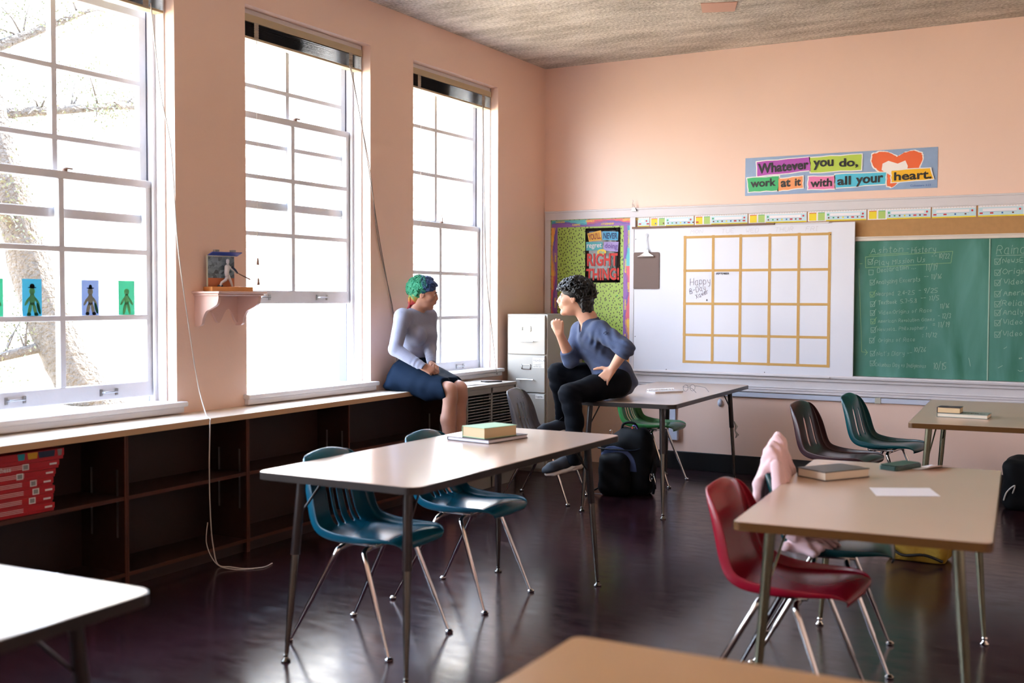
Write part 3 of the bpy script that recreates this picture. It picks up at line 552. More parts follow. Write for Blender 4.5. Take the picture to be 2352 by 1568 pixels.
rows = [('Play Mission Us', 270, 315, 50, .06, 195, 305, '- - 10/22', 890, 242, 48, 832, 1085), ('Declaration ...', 300, 388, 45, .1, 205, 415, '11/19', 825, 362, 62, 735, 960), ('Analyzing Excerpts', 290, 510, 42, .07, 220, 520, '-- 11/16', 815, 455, 48, 780, 1005), ('Nearpod  2.4-2.5', 290, 632, 40, .05, 222, 645, '- 9/25', 755, 596, 44, 722, 970), ('Textbook  5.7-5.8', 318, 722, 40, .07, 228, 745, '-- 11/5', 780, 675, 45, 750, 985), ('Video:Origins of Race', 322, 825, 38, .06, 228, 838, '11/16', 985, 755, 45, 912, 1090), ('American Revolution Games', 318, 912, 34, .05, 235, 925, '- 12/3', 970, 860, 48, 940, 1112), ('Newsela. Philosophers', 312, 1000, 36, .06, 240, 1015, '= 11/19', 915, 950, 50, 865, 1098), ('Origins of Race', 325, 1115, 40, .05, 225, 1125, ': 11/12', 810, 1055, 42, 735, 968), ("Nat's Diary --", 310, 1255, 44, .05, 235, 1260, '10/26', 715, 1210, 46, 705, 852), ('Columbus Day vs Indigenous', 292, 1365, 38, .0, 235, 1362, '10/15', 925, 1390, 66, 855, 1070)]
for k, (s, X, Y, h, a, bX, bY, s2, X2, Y2, h2, X1, X12) in enumerate(rows):
    L(s, X, Y, h, a, 0, X1, seed=k, w=W if k < 5 else W*.75); L(s2, X2, Y2, h2, .02, 0, X12, seed=k+20); box(bX, bY, 52, k != 1, 1 if k in (3, 6) else 0)
ribbon(b, [cb(1300, 1270), cb(1318, 1355)], W, fn)
b.obj('chalk_mark', [M['chalk'], M['ychalk']], t)
MB().box(3.608, 3.616, -.017, -.012, .824, 1.844).obj('joint_strip', M['chalk'], t)
t = thing('chalkboard', 'green chalkboard with a list headed Raina, cut off by the right picture edge', 'chalkboard')
MB().box(3.617, 6.55, -.014, -.002, .824, 1.844).obj('slate', M['chalkb'], t)
b = MB(); L('Raina', 1560, 190, 85, .0, 0, 1870); ribbon(b, [cb(1560, 208), cb(1990, 195)], W, fn)
for k, (s, Y) in enumerate([('NewsELA', 285), ('Origins', 400), ('Video', 505), ('American', 620), ('Reliable', 725), ('Analyze', 815), ('Video', 920), ('Video', 1040)]): L(s, 1625+(15 if k in (2, 3, 5, 6, 7) else 0), Y, 52, .02, 0, 1640+len(s)*42, seed=k+40); box(1545+k*2, Y+15, 58)
for P in ([(1655, 1170), (1685, 1150)], [(1600, 1370), (1645, 1345)], [(1800, 1390), (1820, 1402), (1850, 1395)]): ribbon(b, [cb(*p) for p in P], W, fn)
L('on', 1808, 1275, 20)
b.obj('chalk_mark', [M['chalk']], t)
# ---------------- banner ----------------
M['denim'] = mat('blue grey fibre paper print', '#8FA9CC', .35, var=.14, vscale=14)
cols = dict(mag='#B04AB4', lime='#B5D04A', org='#EE6A35', grn='#35B46A', tan='#EE9A5E', pnk='#E77BB0', cya='#4CC0DE', yel='#F2B90F', whi='#F2EEEA', blk='#101010', blu='#2A56A8')
BM = {k: mat('banner '+k+' print', c, .32) for k, c in cols.items()}; ks = list(cols)
t = thing('motivational_banner', 'long colourful banner reading Whatever you do, work at it with all your heart.', 'banner')
def bn(X, Y, y=-.004):
    u = (X-83)/1194; top = 115-70*u; bot = 355-53*u; return (1.80+1.447*u, y, 2.5225-(Y-top)/(bot-top)*.298)
b = MB(); P = [[(1.80+1.447*i/16, -.002-.0035*abs(math.sin(i*math.pi/5.33)), 2.2245+.298*j) for j in (0, 1)] for i in range(17)]
b.grid(P); b.obj('paper', M['denim'], t, solid=.0008)
def tornpoly(pts, n=5, amp=5, seed=0):
    rnd = random.Random(seed); out = []
    for i in range(len(pts)):
        a, c = pts[i], pts[(i+1) % len(pts)]
        for k in range(n): out.append((a[0]+(c[0]-a[0])*k/n+rnd.uniform(-amp, amp)*(k > 0), a[1]+(c[1]-a[1])*k/n+rnd.uniform(-amp, amp)*(k > 0)))
    return out
b = MB()
def patch(pts, c, lay, seed):
    cxm = sum(p[0] for p in pts)/len(pts); cym = sum(p[1] for p in pts)/len(pts)
    o = [(cxm+(x-cxm)*1.0+(7 if x > cxm else -7), cym+(y-cym)+(6 if y > cym else -6)) for x, y in pts]
    for Q, col, yy in ((o, 'whi', -.0060-lay*.0012), (pts, c, -.0066-lay*.0012)): b.prism(tornpoly(Q, 5, 3, seed), 0, 1, f=lambda X, Y, z: bn(X, Y, yy+z*.0004), m=ks.index(col))
heart = [(888, 130), (895, 90), (940, 75), (990, 78), (1040, 108), (1080, 80), (1140, 68), (1185, 85), (1190, 120), (1170, 175), (1150, 215), (1060, 262), (1010, 300), (985, 290), (985, 215), (940, 200), (900, 165)]
def flush(nm='torn_paper_piece'):
    global b
    b.obj(nm, [BM[k] for k in ks], t); b = MB()
patch(heart, 'org', 0, 1)
b.prism([(950, 190), (955, 150), (990, 132), (1045, 150), (1090, 130), (1105, 165), (1100, 195), (1060, 215), (1040, 235), (1005, 225)], 0, 1, f=lambda X, Y, z: bn(X, Y, -.0075+z*.0003), m=ks.index('whi'))
flush()
for n_, (pp, c_, ly) in enumerate([([(160, 140), (500, 108), (512, 190), (165, 230)], 'mag', 1), ([(508, 112), (828, 90), (826, 188), (512, 205)], 'lime', 1), ([(97, 243), (310, 228), (300, 318), (108, 330)], 'grn', 2), ([(305, 245), (462, 228), (465, 302), (307, 322)], 'tan', 2), ([(500, 232), (660, 228), (662, 308), (497, 312)], 'pnk', 2), ([(668, 218), (978, 205), (972, 278), (672, 302)], 'cya', 2), ([(1010, 195), (1235, 180), (1255, 245), (1010, 268)], 'yel', 3)]):
    patch(pp, c_, ly, n_+2); flush()
def textquad(mb, s, q, fn, m=0, bold=.0):
    """fits the text into the quad q (bl, br, tr, tl) of x,y points, then maps with fn"""
    tmp = MB(); text_mb(tmp, s, 1, lambda u, v: (u, v, 0), 0, bold); xs = [p[0] for p in tmp.v]; ys = [p[1] for p in tmp.v]; x0, x1, y0, y1 = min(xs), max(xs), min(ys), max(ys)
    V = []
    for p in tmp.v:
        u = (p[0]-x0)/(x1-x0); v = (p[1]-y0)/(y1-y0); V.append(fn(*[(q[0][i]*(1-u)+q[1][i]*u)*(1-v)+(q[3][i]*(1-u)+q[2][i]*u)*v for i in (0, 1)]))
    mb.add(V, tmp.f, m)
b = MB(); g = lambda X, Y: bn(X, Y, -.0115)
for s, q in (('Whatever', [(170, 215), (500, 183), (498, 122), (168, 150)]), ('you', [(530, 190), (655, 183), (655, 122), (528, 130)]), ('do,', [(690, 180), (808, 175), (808, 112), (690, 117)]), ('work', [(122, 302), (290, 290), (290, 240), (120, 250)]), ('at', [(322, 300), (385, 294), (385, 246), (320, 250)]), ('it', [(412, 292), (452, 288), (452, 240), (412, 244)]), ('with', [(512, 300), (648, 292), (650, 240), (512, 248)]), ('all', [(682, 287), (765, 283), (765, 226), (680, 232)]), ('your', [(795, 296), (962, 286), (962, 222), (795, 238)]), ('heart.', [(1025, 258), (1245, 245), (1243, 188), (1025, 205)])): b = MB(); textquad(b, s, q, g, 0, .028); b.obj('word', [BM['blk'], BM['blu']], t)
b = MB(); textquad(b, 'Colossians 3:23', [(1122, 296), (1240, 291), (1240, 279), (1122, 284)], g, 1); b.obj('word', [BM['blk'], BM['blu']], t)
# ---------------- bulletin board ----------------
m = mat('green watermelon seed paper', '#9DBB4E', .5); n = m.node_tree.nodes; l = m.node_tree.links; bb = n['Principled BSDF']
tcx = n.new('ShaderNodeTexCoord'); mp = n.new('ShaderNodeMapping'); mp.inputs['Scale'].default_value = (1.25, 1, .85); mp.inputs['Rotation'].default_value = (0, .5, 0); v = n.new('ShaderNodeTexVoronoi'); v.inputs['Scale'].default_value = 36; v.inputs['Randomness'].default_value = .75
l.new(tcx.outputs['Object'], mp.inputs[0]); l.new(mp.outputs[0], v.inputs['Vector']); r = n.new('ShaderNodeValToRGB'); r.color_ramp.interpolation = 'CONSTANT'; l.new(v.outputs['Distance'], r.inputs[0]); l.new(r.outputs[0], bb.inputs['Base Color'])
v.voronoi_dimensions = '2D'; cmb = n.new('ShaderNodeSeparateXYZ'); cm2 = n.new('ShaderNodeCombineXYZ'); l.new(mp.outputs[0], cmb.inputs[0]); l.new(cmb.outputs['X'], cm2.inputs['X']); l.new(cmb.outputs['Z'], cm2.inputs['Y']); l.new(cm2.outputs[0], v.inputs['Vector'])
r.color_ramp.elements[0].color = hx('#2A1512'); r.color_ramp.elements[1].color = hx('#9DBB4E'); r.color_ramp.elements[1].position = .2
t = thing('bulletin_board', 'green seed-patterned bulletin board with a wavy purple border in the corner', 'bulletin board')
MB().box(.068, .818, -.012, -.002, .80, 2.085).obj('backing_paper', m, t)
BB = {k: mat('border '+k, c, .5) for k, c in dict(purple='#8A5AA8', teal='#58B7C0', pink='#D9606A', orange='#E8A050', wave='#3A4FA0', text='#E8C93A').items()}
bk = list(BB); b = MB()
def border(p0, p1, inn, words):
    p0 = Vector(p0); p1 = Vector(p1); d = p1-p0; Ln = d.length; d = d/Ln; w = Vector(inn); f = lambda s, q, y: (p0.x+d.x*s+w.x*q, y, p0.y+d.y*s+w.y*q)
    b.add([f(0, 0, -.0135), f(Ln, 0, -.0135), f(Ln, .06, -.0135), f(0, .06, -.0135)], [(0, 1, 2, 3)], 0)
    n = int(Ln/.01); ph = .45
    for i in range(n):
        s0, s1 = Ln*i/n, Ln*(i+1)/n; wv = lambda s: .03+.014*math.sin(s/ph*2*math.pi); c = [1, 2, 3][int((s0/ph+.25)) % 3]
        b.add([f(s0, wv(s0), -.0139), f(s1, wv(s1), -.0139), f(s1, .06, -.0139), f(s0, .06, -.0139)], [(0, 1, 2, 3)], c)
        for o in (-.006, .004):
            w2 = lambda s: .03+o+.013*math.sin(s/ph*2*math.pi+.4)+.003*math.sin(s*90)
            b.add([f(s0, w2(s0), -.0143), f(s1, w2(s1), -.0143), f(s1, w2(s1)+.004, -.0143), f(s0, w2(s0)+.004, -.0143)], [(0, 1, 2, 3)], 4)
    k = 0; s = .04
    while s < Ln-.06:
        wd = words[k % len(words)]; L_ = len(wd)*.0135; off = .012 if k % 2 else .04
        text_mb(b, wd, .021, lambda u, v: f(s+u, off+v if w.y >= 0 and w.x <= 0 or True else 0, -.0147), 5, .0006, 'LEFT'); s += L_+.05; k += 1
words = ['RESPECT', 'CARING', 'CITIZENSHIP', 'FAIRNESS', 'RESPONSIBILITY']
# upright lettering: the strip direction runs so that letters read from inside
def strip(p0, p1, inn, words):
    border(p0, p1, inn, words)
strip((.075, 2.02), (.815, 2.02), (0, 1), ['FAIRNESS', 'CARING', 'RESPECT', 'CITIZENSHIP', 'RESPONSIBILITY'])
strip((.133, .81), (.133, 2.02), (-1, 0), words); strip((.757, 2.02), (.757, .81), (1, 0), ['CARING', 'FAIRNESS', 'RESPECT', 'CITIZENSHIP', 'RESPONSIBILITY'][::-1])
b.obj('wavy_border', [BB[k] for k in bk], t)
b = MB()
for x, z in ((.755, 1.73), (.70, 1.43), (.76, 1.66), (.73, 1.33)): b.lathe([(.006, 0), (.005, .006)], (x, -.0125, z), 10, M=Matrix.Rotation(math.pi/2, 3, 'X'))
b.obj('push_pin', M['green'], t)
M['glossblack'] = mat('glossy black poster print', '#0A0A0D', .2, spec=.4, bump=(9, .35, .02)); M['pred'] = mat('poster red print', '#C22A24', .2, spec=.6)
t = thing('poster', "glossy black poster reading YOU'LL NEVER regret doing the RIGHT THING! on the bulletin board", 'poster')
ps = lambda X, Y, y=-.0165: (.401+(X-365)/322*.325, y, 2.006-(Y-168)/496*.464)
b = MB(); P = [[(.401+.325*i/8, -.0150-.0014*math.sin(i*1.3+j)**2, 1.542+.464*j/10) for j in range(11)] for i in range(9)]; b.grid(P).obj('sheet', M['glossblack'], t, smooth=True, solid=.0006)
PB = {k: mat('poster '+k, c, .45, spec=.25) for k, c in dict(gold='#D9A63A', sky='#4FA6CF', teal='#4FA3A8', lilac='#A292C8', yellow='#DDBE3F', red='#C22A24', white='#D8D5D8', navy='#23406A', purple='#6A4A98', maroon='#8A2B22').items()}; pk = list(PB)
b = MB()
for q, c in ((((385, 215), (510, 190), (520, 280), (400, 290)), 'gold'), (((530, 200), (672, 208), (668, 285), (525, 275)), 'sky'), (((373, 292), (530, 298), (522, 368), (375, 372)), 'teal'), (((540, 295), (675, 298), (668, 388), (536, 372)), 'lilac')): b.add([ps(*p, -.0178) for p in q], [(0, 1, 2, 3)], pk.index(c))
b.prism([(520+42*math.cos(a*.26), 388+27*math.sin(a*.26)) for a in range(24)], 0, 1, f=lambda X, Y, z: ps(X, Y, -.0195+z*.0004), m=pk.index('yellow')); b.obj('coloured_block', [PB[k] for k in pk], t); b = MB()
g = lambda X, Y: ps(X, Y, -.0202)
for s, q, c, bo in (("YOU'LL", [(400, 278), (512, 266), (505, 208), (392, 222)], 'maroon', .02), ('NEVER', [(535, 268), (662, 272), (665, 218), (535, 210)], 'navy', .03), ('regret', [(382, 362), (520, 358), (520, 308), (382, 308)], 'white', .015), ('doing', [(548, 362), (664, 378), (668, 312), (550, 308)], 'purple', .015), ('the', [(495, 404), (545, 404), (545, 372), (495, 372)], 'teal', .01), ('RIGHT', [(385, 515), (668, 515), (668, 398), (385, 398)], 'red', .03), ('THING!', [(378, 645), (682, 642), (680, 530), (378, 536)], 'red', .03)): textquad(b, s, q, g, pk.index(c), bo); b.obj('word', [PB[k] for k in pk], t); b = MB()
# ceiling patch
M['patch'] = mat('pinkish bare plaster', '#CBA08F', .8)
b = MB(); b.prism([(1.86, -1.20), (2.07, -1.13), (2.16, -1.35), (1.93, -1.43)], 3.394, 3.399); b.obj('ceiling_plate', M['patch'], label='small pinkish blank cover plate on the grey ceiling', cat='cover plate')
# ---------------- tables ----------------
M['top_a'] = mat('beige laminate tabletop', '#C5AD9B', .18, spec=.5, var=.03, vscale=3); M['edge_a'] = mat('dark brown vinyl edge', '#1E1512', .35)
M['top_b'] = mat('warm tan laminate tabletop', '#C8AC98', .24, spec=.5, var=.03, vscale=3); M['edge_b'] = mat('amber brown wood edge', '#5A3A16', .3, var=.1, vscale=20)
M['top_c'] = mat('honey tan laminate tabletop', '#A97F52', .35, spec=.4, var=.03, vscale=3)
def table(label, c, D, L, rz, z=.739, style='a', top=None):
    t = thing('classroom_table', label, 'table', (c[0], c[1], 0), rz, 'rectangular classroom tables')
    mt, me = (M['top_a'], M['edge_a']) if style == 'a' else (M[top or 'top_b'], M['edge_b'])
    b = MB(); x, y = D/2, L/2
    b.prism(rrect(-x+.003, x-.003, -y+.003, y-.003, .05 if style == 'a' else .022, 8), z-.0015, z); b.obj('tabletop', mt, t)
    b = MB(); b.prism(rrect(-x, x, -y, y, .052 if style == 'a' else .025, 8), z-.028, z-.0016); b.obj('table_edge', me, t, bevel=.006, seg=3)
    b = MB(); b.box(-x+.09, x-.09, -y+.15, -y+.20, z-.045, z-.028); b.box(-x+.09, x-.09, y-.20, y-.15, z-.045, z-.028); b.obj('apron_rail', M['brownleg'], t)
    for sx in (-1, 1):
        for sy in (-1, 1):
            tx, ty = sx*(x-.125), sy*(y-.13); fx, fy = sx*(x-.092), sy*(y-.07)
            if style == 'b': tx, ty = sx*(x-.10), sy*(y-.10); fx, fy = sx*(x-.05), sy*(y-.10)
            P = lambda k: (tx+(fx-tx)*k, ty+(fy-ty)*k, (z-.028)*(1-k))
            b = MB()
            if style == 'a':
                b.tube([P(0), P(.42)], .0178, 14); u = b.obj('leg', M['brownleg'], t, auto=.7)
                b = MB(); b.tube([P(.42), P(.425), P(.72), P(.96)], [.0145, .0145, .0135, .008], 12); b.lathe([(.018, 0), (.019, .006), (.012, .012), (.008, .02), (.011, .028), (.008, .032)], (P(1)[0], P(1)[1], 0), 14); b.obj('leg_extension', M['bronze'], u, auto=.7)
            else:
                b.tube([P(0), P(.5), P(.95)], [.0185, .016, .009], 14); u = b.obj('leg', M['oldchrome'], t, auto=.7)
                b = MB(); b.lathe([(.016, 0), (.018, .006), (.012, .012), (.008, .02), (.012, .028), (.009, .034)], (P(1)[0], P(1)[1], 0), 14); b.obj('glide', M['chrome'], u, auto=.7)
            a = P(.22 if style == 'a' else .32); b = MB(); b.tube([a, (tx*.9, ty-sy*(.13 if style == 'a' else .2), z-.03)], .0045, 8); b.obj('brace', M['brownleg'] if style == 'a' else M['oldchrome'], t, auto=.7)
    return t
table('beige table with dark edge and two stacked books, in front of the seated woman', (1.997, -4.588), .745, 1.775, 0)
table('beige table with dark edge that the man in blue sits on', (1.61, -1.20), .745, 1.87, math.radians(3))
_t2 = [o for o in bpy.data.objects if o.name == 'classroom_table.001'][0]
b = MB(); b.tube([(.275, .845, .46), (.292, .85, .42), (.283, .848, .385), (.300, .86, .355), (.286, .85, .33)], [.004, .012, .005, .011, .004], 8); b.obj('masking_tape_knot', M['cord'], _t2, smooth=True)
table('tan table with amber edge, with a black book and sheets of paper, right foreground', (3.765, -4.515), .755, 1.52, math.radians(4.8), .703, 'b')
table('tan table with amber edge near the back wall at the right picture edge', (3.80, -1.60), .765, 1.55, math.radians(4.5), .739, 'b')
table('table corner glaring white with window light, bottom left of the picture', (2.30, -7.81), .745, 1.80, math.radians(2.5))
table('blurred tan table corner at the bottom centre, closest to the camera', (4.00, -7.62), .765, 1.80, math.radians(1.2), .739, 'b', 'top_c')
# ---------------- chairs ----------------
def shell_pts(top=.755):
    # side profile: x forward, z up; from under the front lip to the top of the back
    P = [(.250, .412), (.262, .428), (.250, .444), (.215, .450), (.15, .441), (.07, .433), (-.01, .431), (-.075, .436), (-.12, .453), (-.148, .487), (-.165, .535), (-.18, .60), (-.197, .665), (-.214, .72), (-.226, .748), (-.240, top)]
    W = [.130, .150, .172, .192, .203, .205, .205, .205, .204, .202, .199, .193, .185, .172, .150, .110]
    return P, W
def make_chair(kind, col, slots):
    m = mat('%s moulded plastic' % kind, col, .24, spec=.5, bump=(180, .03, .002))
    P, W = shell_pts(); nu = len(P)
    vs = [-1.0, -1.0, -.93, -.82] + [-.82+1.64*k/16 for k in range(1, 16)] + [.82, .93, 1.0, 1.0]
    rows = []
    for i, ((x, z), w) in enumerate(zip(P, W)):
        a = P[max(i-1, 0)]; c = P[min(i+1, nu-1)]; tx, tz = c[0]-a[0], c[1]-a[1]; l_ = math.hypot(tx, tz); nx, nz = tz/l_, -tx/l_   # normal away from the sitter
        seat = i < 7; row = []
        for j, v in enumerate(vs):
            y = v*w; dish = (.014 if i > 2 else .004)*(1-v*v) if seat else .020*(1-v*v)
            e = 0
            if j in (0, len(vs)-1): e = {0: .0, 1: .0, 2: .007, 3: .016, 4: .024, 5: .031, 6: .037, 12: .036, 13: .022, 14: .008, 15: .0}.get(i, .044); y *= 1.008
            elif abs(v) > .97: e = .004 if 3 < i < 13 else 0
            sgn = -1 if False else 1
            row.append((x+nx*(dish*1 + e), y, z+nz*(dish + e)))
        rows.append(row)
    b = MB(); skip = set()
    if slots:
        cols = {4: (7, 9, 12, 14), 2: (8, 13), 3: (7, 10, 13)}[slots]
        for i in range(8 if slots != 2 else 9, 12):
            for j in cols: skip.add((i, j))
    b.grid(rows, skip=skip)
    t = thing('school_chair', 'x', 'chair', group='moulded plastic school chairs')
    b.obj('seat_shell', m, t, smooth=True, solid=.007, sub=2)
    # under-seat frame
    b = MB(); b.tube([(-.03, -.13, .405), (-.03, .13, .405)], .0105, 12); b.tube([(.09, -.13, .408), (.09, .13, .408)], .0105, 12); b.tube([(-.05, -.12, .418), (.12, -.12, .418)], .008, 8); b.tube([(-.05, .12, .418), (.12, .12, .418)], .008, 8)
    b.obj('seat_frame', M['chrome'], t, auto=.8)
    for sx in (-1, 1):
        for sy in (-1, 1):
            top = (-.03 if sx < 0 else .09); f = (.25*sx, .215*sy, .0); k0 = (top+sx*.008, sy*.172, .385)
            d = Vector(f)-Vector(k0); q = lambda s: tuple(Vector(k0)+d*s)
            b = MB(); b.tube([(top, sy*.12, .405), (top, sy*.15, .403), (top+sx*.003, sy*.166, .396), q(0), q(.08), q(.60), q(.63), q(.97)], [.0105]*6+[.0085, .0062], 12)
            u = b.obj('leg', M['chrome'], t, auto=.8)
            b = MB(); b.lathe([(.014, 0), (.0165, .004), (.0165, .010), (.008, .017)], (f[0], f[1], 0), 14); b.obj('glide', M['chrome'], u, auto=.8)
    if slots in (3, 4):
        b = MB()
        for y in (-.05, .05): b.lathe([(.005, .0), (.005, .003), (.002, .004)], (-.200+.0185, y, .70), 10, M=Matrix.Rotation(1.25, 3, 'Y'))
        b.obj('back_rivet', M['chrome'], t)
    return t
def place(t, x, y, r, label):
    t.location = (x, y, 0); t.rotation_euler = (0, 0, r); t['label'] = label; return t
teal = make_chair('teal', '#0A566E', 4)
place(teal, 1.81, -4.99, 0, 'teal plastic school chair tucked under the near end of the table with books')
place(copy_tree(teal), 1.80, -4.25, 0, 'teal plastic school chair under the middle of the table with books, second from the camera')
place(make_chair('red', '#8E1028', 0), 3.51, -4.92, -.03, 'red plastic school chair at the left side of the right foreground table')
place(make_chair('dark teal', '#083C40', 0), 3.494, -4.278, .18, 'dark teal school chair with a pale pink sweater hung over its back')
place(make_chair('grey', '#6A6A70', 3), .933, -1.775, .138, 'grey plastic school chair in front of the filing cabinet, under the man')
place(make_chair('green', '#35763F', 4), 1.28, -.73, .05, 'green plastic school chair behind the backpack, under the table the man sits on')
place(make_chair('brown', '#3A2024', 2), 2.935, -1.75, -.13, 'dark brown plastic school chair with back slots, left of the dark teal one')
place(make_chair('deep teal', '#07494F', 2), 3.075, -1.02, -.12, 'dark teal school chair with two back slots beside the back wall')
# ---------------- things on the tables ----------------
M['pages'] = mat('cream book pages', '#CDB892', .8, bump=(400, .3, .001)); M['pages2'] = mat('pale book pages', '#DCD5C6', .8)
def book(name, label, loc, rz, w, l, h, cover, pages, ct=.003, title=None, group=None, spine=1):
    t = thing(name, label, 'book', loc, rz, group)
    MB().box(-w/2+.004, w/2-.003, -l/2+.003, l/2-.003, ct, h-ct).obj('pages', pages, t)
    b = MB(); b.box(-w/2, w/2, -l/2, l/2, 0, ct); b.box(-w/2, w/2, -l/2, l/2, h-ct, h); b.box(-w/2 if spine > 0 else w/2-ct, -w/2+ct if spine > 0 else w/2, -l/2, l/2, 0, h); b.obj('cover', cover, t, bevel=.001)
    if title:
        b = MB(); text_mb(b, title, .028, lambda u, v: (-v*1, u, h+.0004), 0, .001); b.obj('title', title_m, t)
    return t
title_m = M['ink']
book('hardback_book', 'thin dark hardback book with white pages under the green book, on the near table', (1.885, -4.165, .7395), math.radians(-8), .25, .30, .018, mat('dark violet cover', '#2B2230', .35), mat('bluish white pages', '#D5D6E2', .7))
book('hardback_book', 'thick pale green hardback book lying on top of the thin dark book', (1.91, -4.19, .758), math.radians(-15), .15, .215, .05, mat('sage green cloth cover', '#9DC3A0', .6), M['pages'])
book('hardback_book', 'thick black hardback book on the right foreground table, beside the pink sweater', (3.515, -4.24, .7035), math.radians(-32), .155, .235, .035, mat('black cover', '#151210', .35), M['pages2'])
book('paperback_book', 'flat pale paperback with dark letters on its cover, on the back right table', (3.70, -1.91, .7395), math.radians(-1), .27, .17, .022, mat('greenish grey printed cover', '#8E9A93', .4), M['pages2'])
book('paperback_book', 'small cream paperback stacked on the flat book, on the back right table', (3.628, -1.93, .762), math.radians(-1), .125, .12, .032, mat('dark purple thin cover', '#3A2333', .4), M['pages'], ct=.002)
b = MB(); text_mb(b, 'GERC I', .045, lambda u, v: (3.77+u, -1.94+v, .7618), 0, .0012); bpy.data.objects['paperback_book']; o = b.obj('cover_letters', M['ink'], bpy.data.objects['paperback_book'])
o.matrix_parent_inverse = bpy.data.objects['paperback_book'].matrix_world.inverted() if False else (Matrix.Translation((3.70, -1.91, .7395)) @ Matrix.Rotation(math.radians(-1), 4, 'Z')).inverted()
def sheet(label, c, rz, w, l, z, curl=.0):
    b = MB(); P = [[(-w/2+w*i/6, -l/2+l*j/6, .0006+curl*((i/6)**3)*(1-j/9)) for j in range(7)] for i in range(7)]
    o = b.grid(P).obj('paper_sheet', M['paper'], smooth=True, solid=.0003, label=label, cat='paper'); o.location = (c[0], c[1], z); o.rotation_euler.z = rz; return o
sheet('white sheet of paper lying flat in the middle of the right foreground table', (3.825, -4.47), math.radians(-41), .098, .226, .7035).rotation_euler.z = math.radians(0)
o = bpy.data.objects[-1] if False else None
b = MB(); P4 = [(3.695, -4.44), (3.891, -4.336), (3.953, -4.501), (3.754, -4.608)]
sheet('crumpled white paper beside the dark calculator at the far edge of the right foreground table', (3.815, -3.81), math.radians(-20), .09, .17, .7035, .022)
t = thing('calculator', 'dark green graphing calculator in its cover, far edge of the right foreground table', 'calculator', (3.705, -3.877, .7035), math.radians(-22))
b = MB(); b.prism(rrect(-.042, .042, -.095, .095, .012), 0, .016); b.obj('case', mat('dark green plastic', '#123A33', .35), t, bevel=.003)
b = MB(); b.prism(rrect(-.039, .039, -.09, .09, .010), .016, .021); b.obj('slide_cover', mat('dark glossy cover', '#17332E', .25), t, bevel=.002)
# the flat sheet gets its true corners
o = [q for q in bpy.data.objects if q.name.startswith('paper_sheet') and 'middle of the right' in str(q.get('label'))][0]
me = bpy.data.meshes.new('sheet'); me.from_pydata([(x-3.825, y-4.47*-1, 0.0006) for x, y in P4]+[(x-3.825, y+4.47, .0002) for x, y in P4], [], [(0, 1, 2, 3), (7, 6, 5, 4), (0, 4, 5, 1), (1, 5, 6, 2), (2, 6, 7, 3), (3, 7, 4, 0)]); me.materials.append(M['paper']); o.data = me; o.modifiers.clear()
# spiral notebook
t = thing('spiral_notebook', 'small white spiral notebook on the table next to the seated man', 'notebook', (1.625, -1.245, .7398), math.radians(-33))
MB().box(-.052, .052, -.12, .12, 0, .009).obj('pages', M['paper'], t); MB().box(-.054, .054, -.122, .122, .009, .0105).obj('cover', mat('grey white notebook cover', '#C9C4C4', .4), t)
b = MB()
for k in range(18): b.tube([(-.055+.011*math.cos(a), -.11+k*.013, (.0115)+.0105*math.sin(a)) for a in [i*math.pi/4 for i in range(9)]], .0014, 5, cap=False)
b.obj('spiral_wire', M['chrome'], t, smooth=True)
# eyeglasses
t = thing('eyeglasses', 'thin framed round eyeglasses standing open on the table the man sits on', 'glasses', (1.735, -1.055, .7395), math.radians(-28))
fm = mat('dark purple brown metal frame', '#2B1622', .3)
b = MB(); cl = []
for s in (-1, 1):
    pts = [(.0+.006*math.sin(a)*0, s*.033+.0235*math.cos(a), .0235+.0225*math.sin(a)) for a in [i*math.pi/12 for i in range(25)]]; b.tube(pts, .0011, 6, cap=False); cl.append(pts)
b.tube(bez([(0, -.011, .030), (-.002, 0, .036), (0, .011, .030)]), .0011, 6); b.tube([(0, -.033, .0445), (0, .033, .0445)], .0008, 6)
b.obj('frame_front', fm, t, smooth=True)
for s in (-1, 1):
    b = MB(); b.tube(bez([(0, s*.0565, .034), (.01, s*.062, .034), (.09, s*.064, .031), (.115, s*.062, .020), (.142, s*.060, .002)]), .0014, 6); b.obj('temple', fm, t, smooth=True)
    b = MB(); b.add([(0, y, z) for _, y, z in cl[0 if s < 0 else 1][:-1]], [tuple(range(24))]); b.obj('lens', M['glass'], t)
# painted line on the floor
M['floorline'] = mat('worn pale floor paint', '#5A5F68', .4)
# ---------------- outside ----------------
M['ground'] = mat('dry ground', '#AFA086', .9, var=.3, vscale=3, bump=(20, .5, .05)); M['bark'] = mat('rough grey bark', '#4A443E', .95, var=.55, vscale=18, bump=(30, 1, .08)); M['leaf'] = mat('olive green leaves', '#474B36', .8, var=.3, vscale=10); M['siding'] = mat('white clapboard siding', '#C9C9C6', .7)
b = MB(); n = 24; P = [[(-.30-14.7*(i/n)**1.3, -16+30*j/n, .40+.03*math.sin(i*.9+j*1.3)+.25*min(1, max(0, (i/n)))) for j in range(n+1)] for i in range(n+1)]
b.grid(P).obj('ground_outside', M['ground'], smooth=True, kind='structure')
MB().box(-.31, -.281, -16, 4, -.2, .82).obj('trim_6', M['siding'], kind='structure')
b = MB(); rnd = random.Random(5)
for k in range(900):
    x = -.5-rnd.random()**1.2*4.5; y = rnd.uniform(-7.5, -1); h = rnd.uniform(.04, .13); a = rnd.uniform(0, 6.28); w = .006; z = .36+.05*(-x/5)
    dx, dy = math.cos(a)*w, math.sin(a)*w; lx, ly = rnd.uniform(-.05, .05), rnd.uniform(-.05, .05)
    b.add([(x-dx, y-dy, z), (x+dx, y+dy, z), (x+lx, y+ly, z+h)], [(0, 1, 2)])
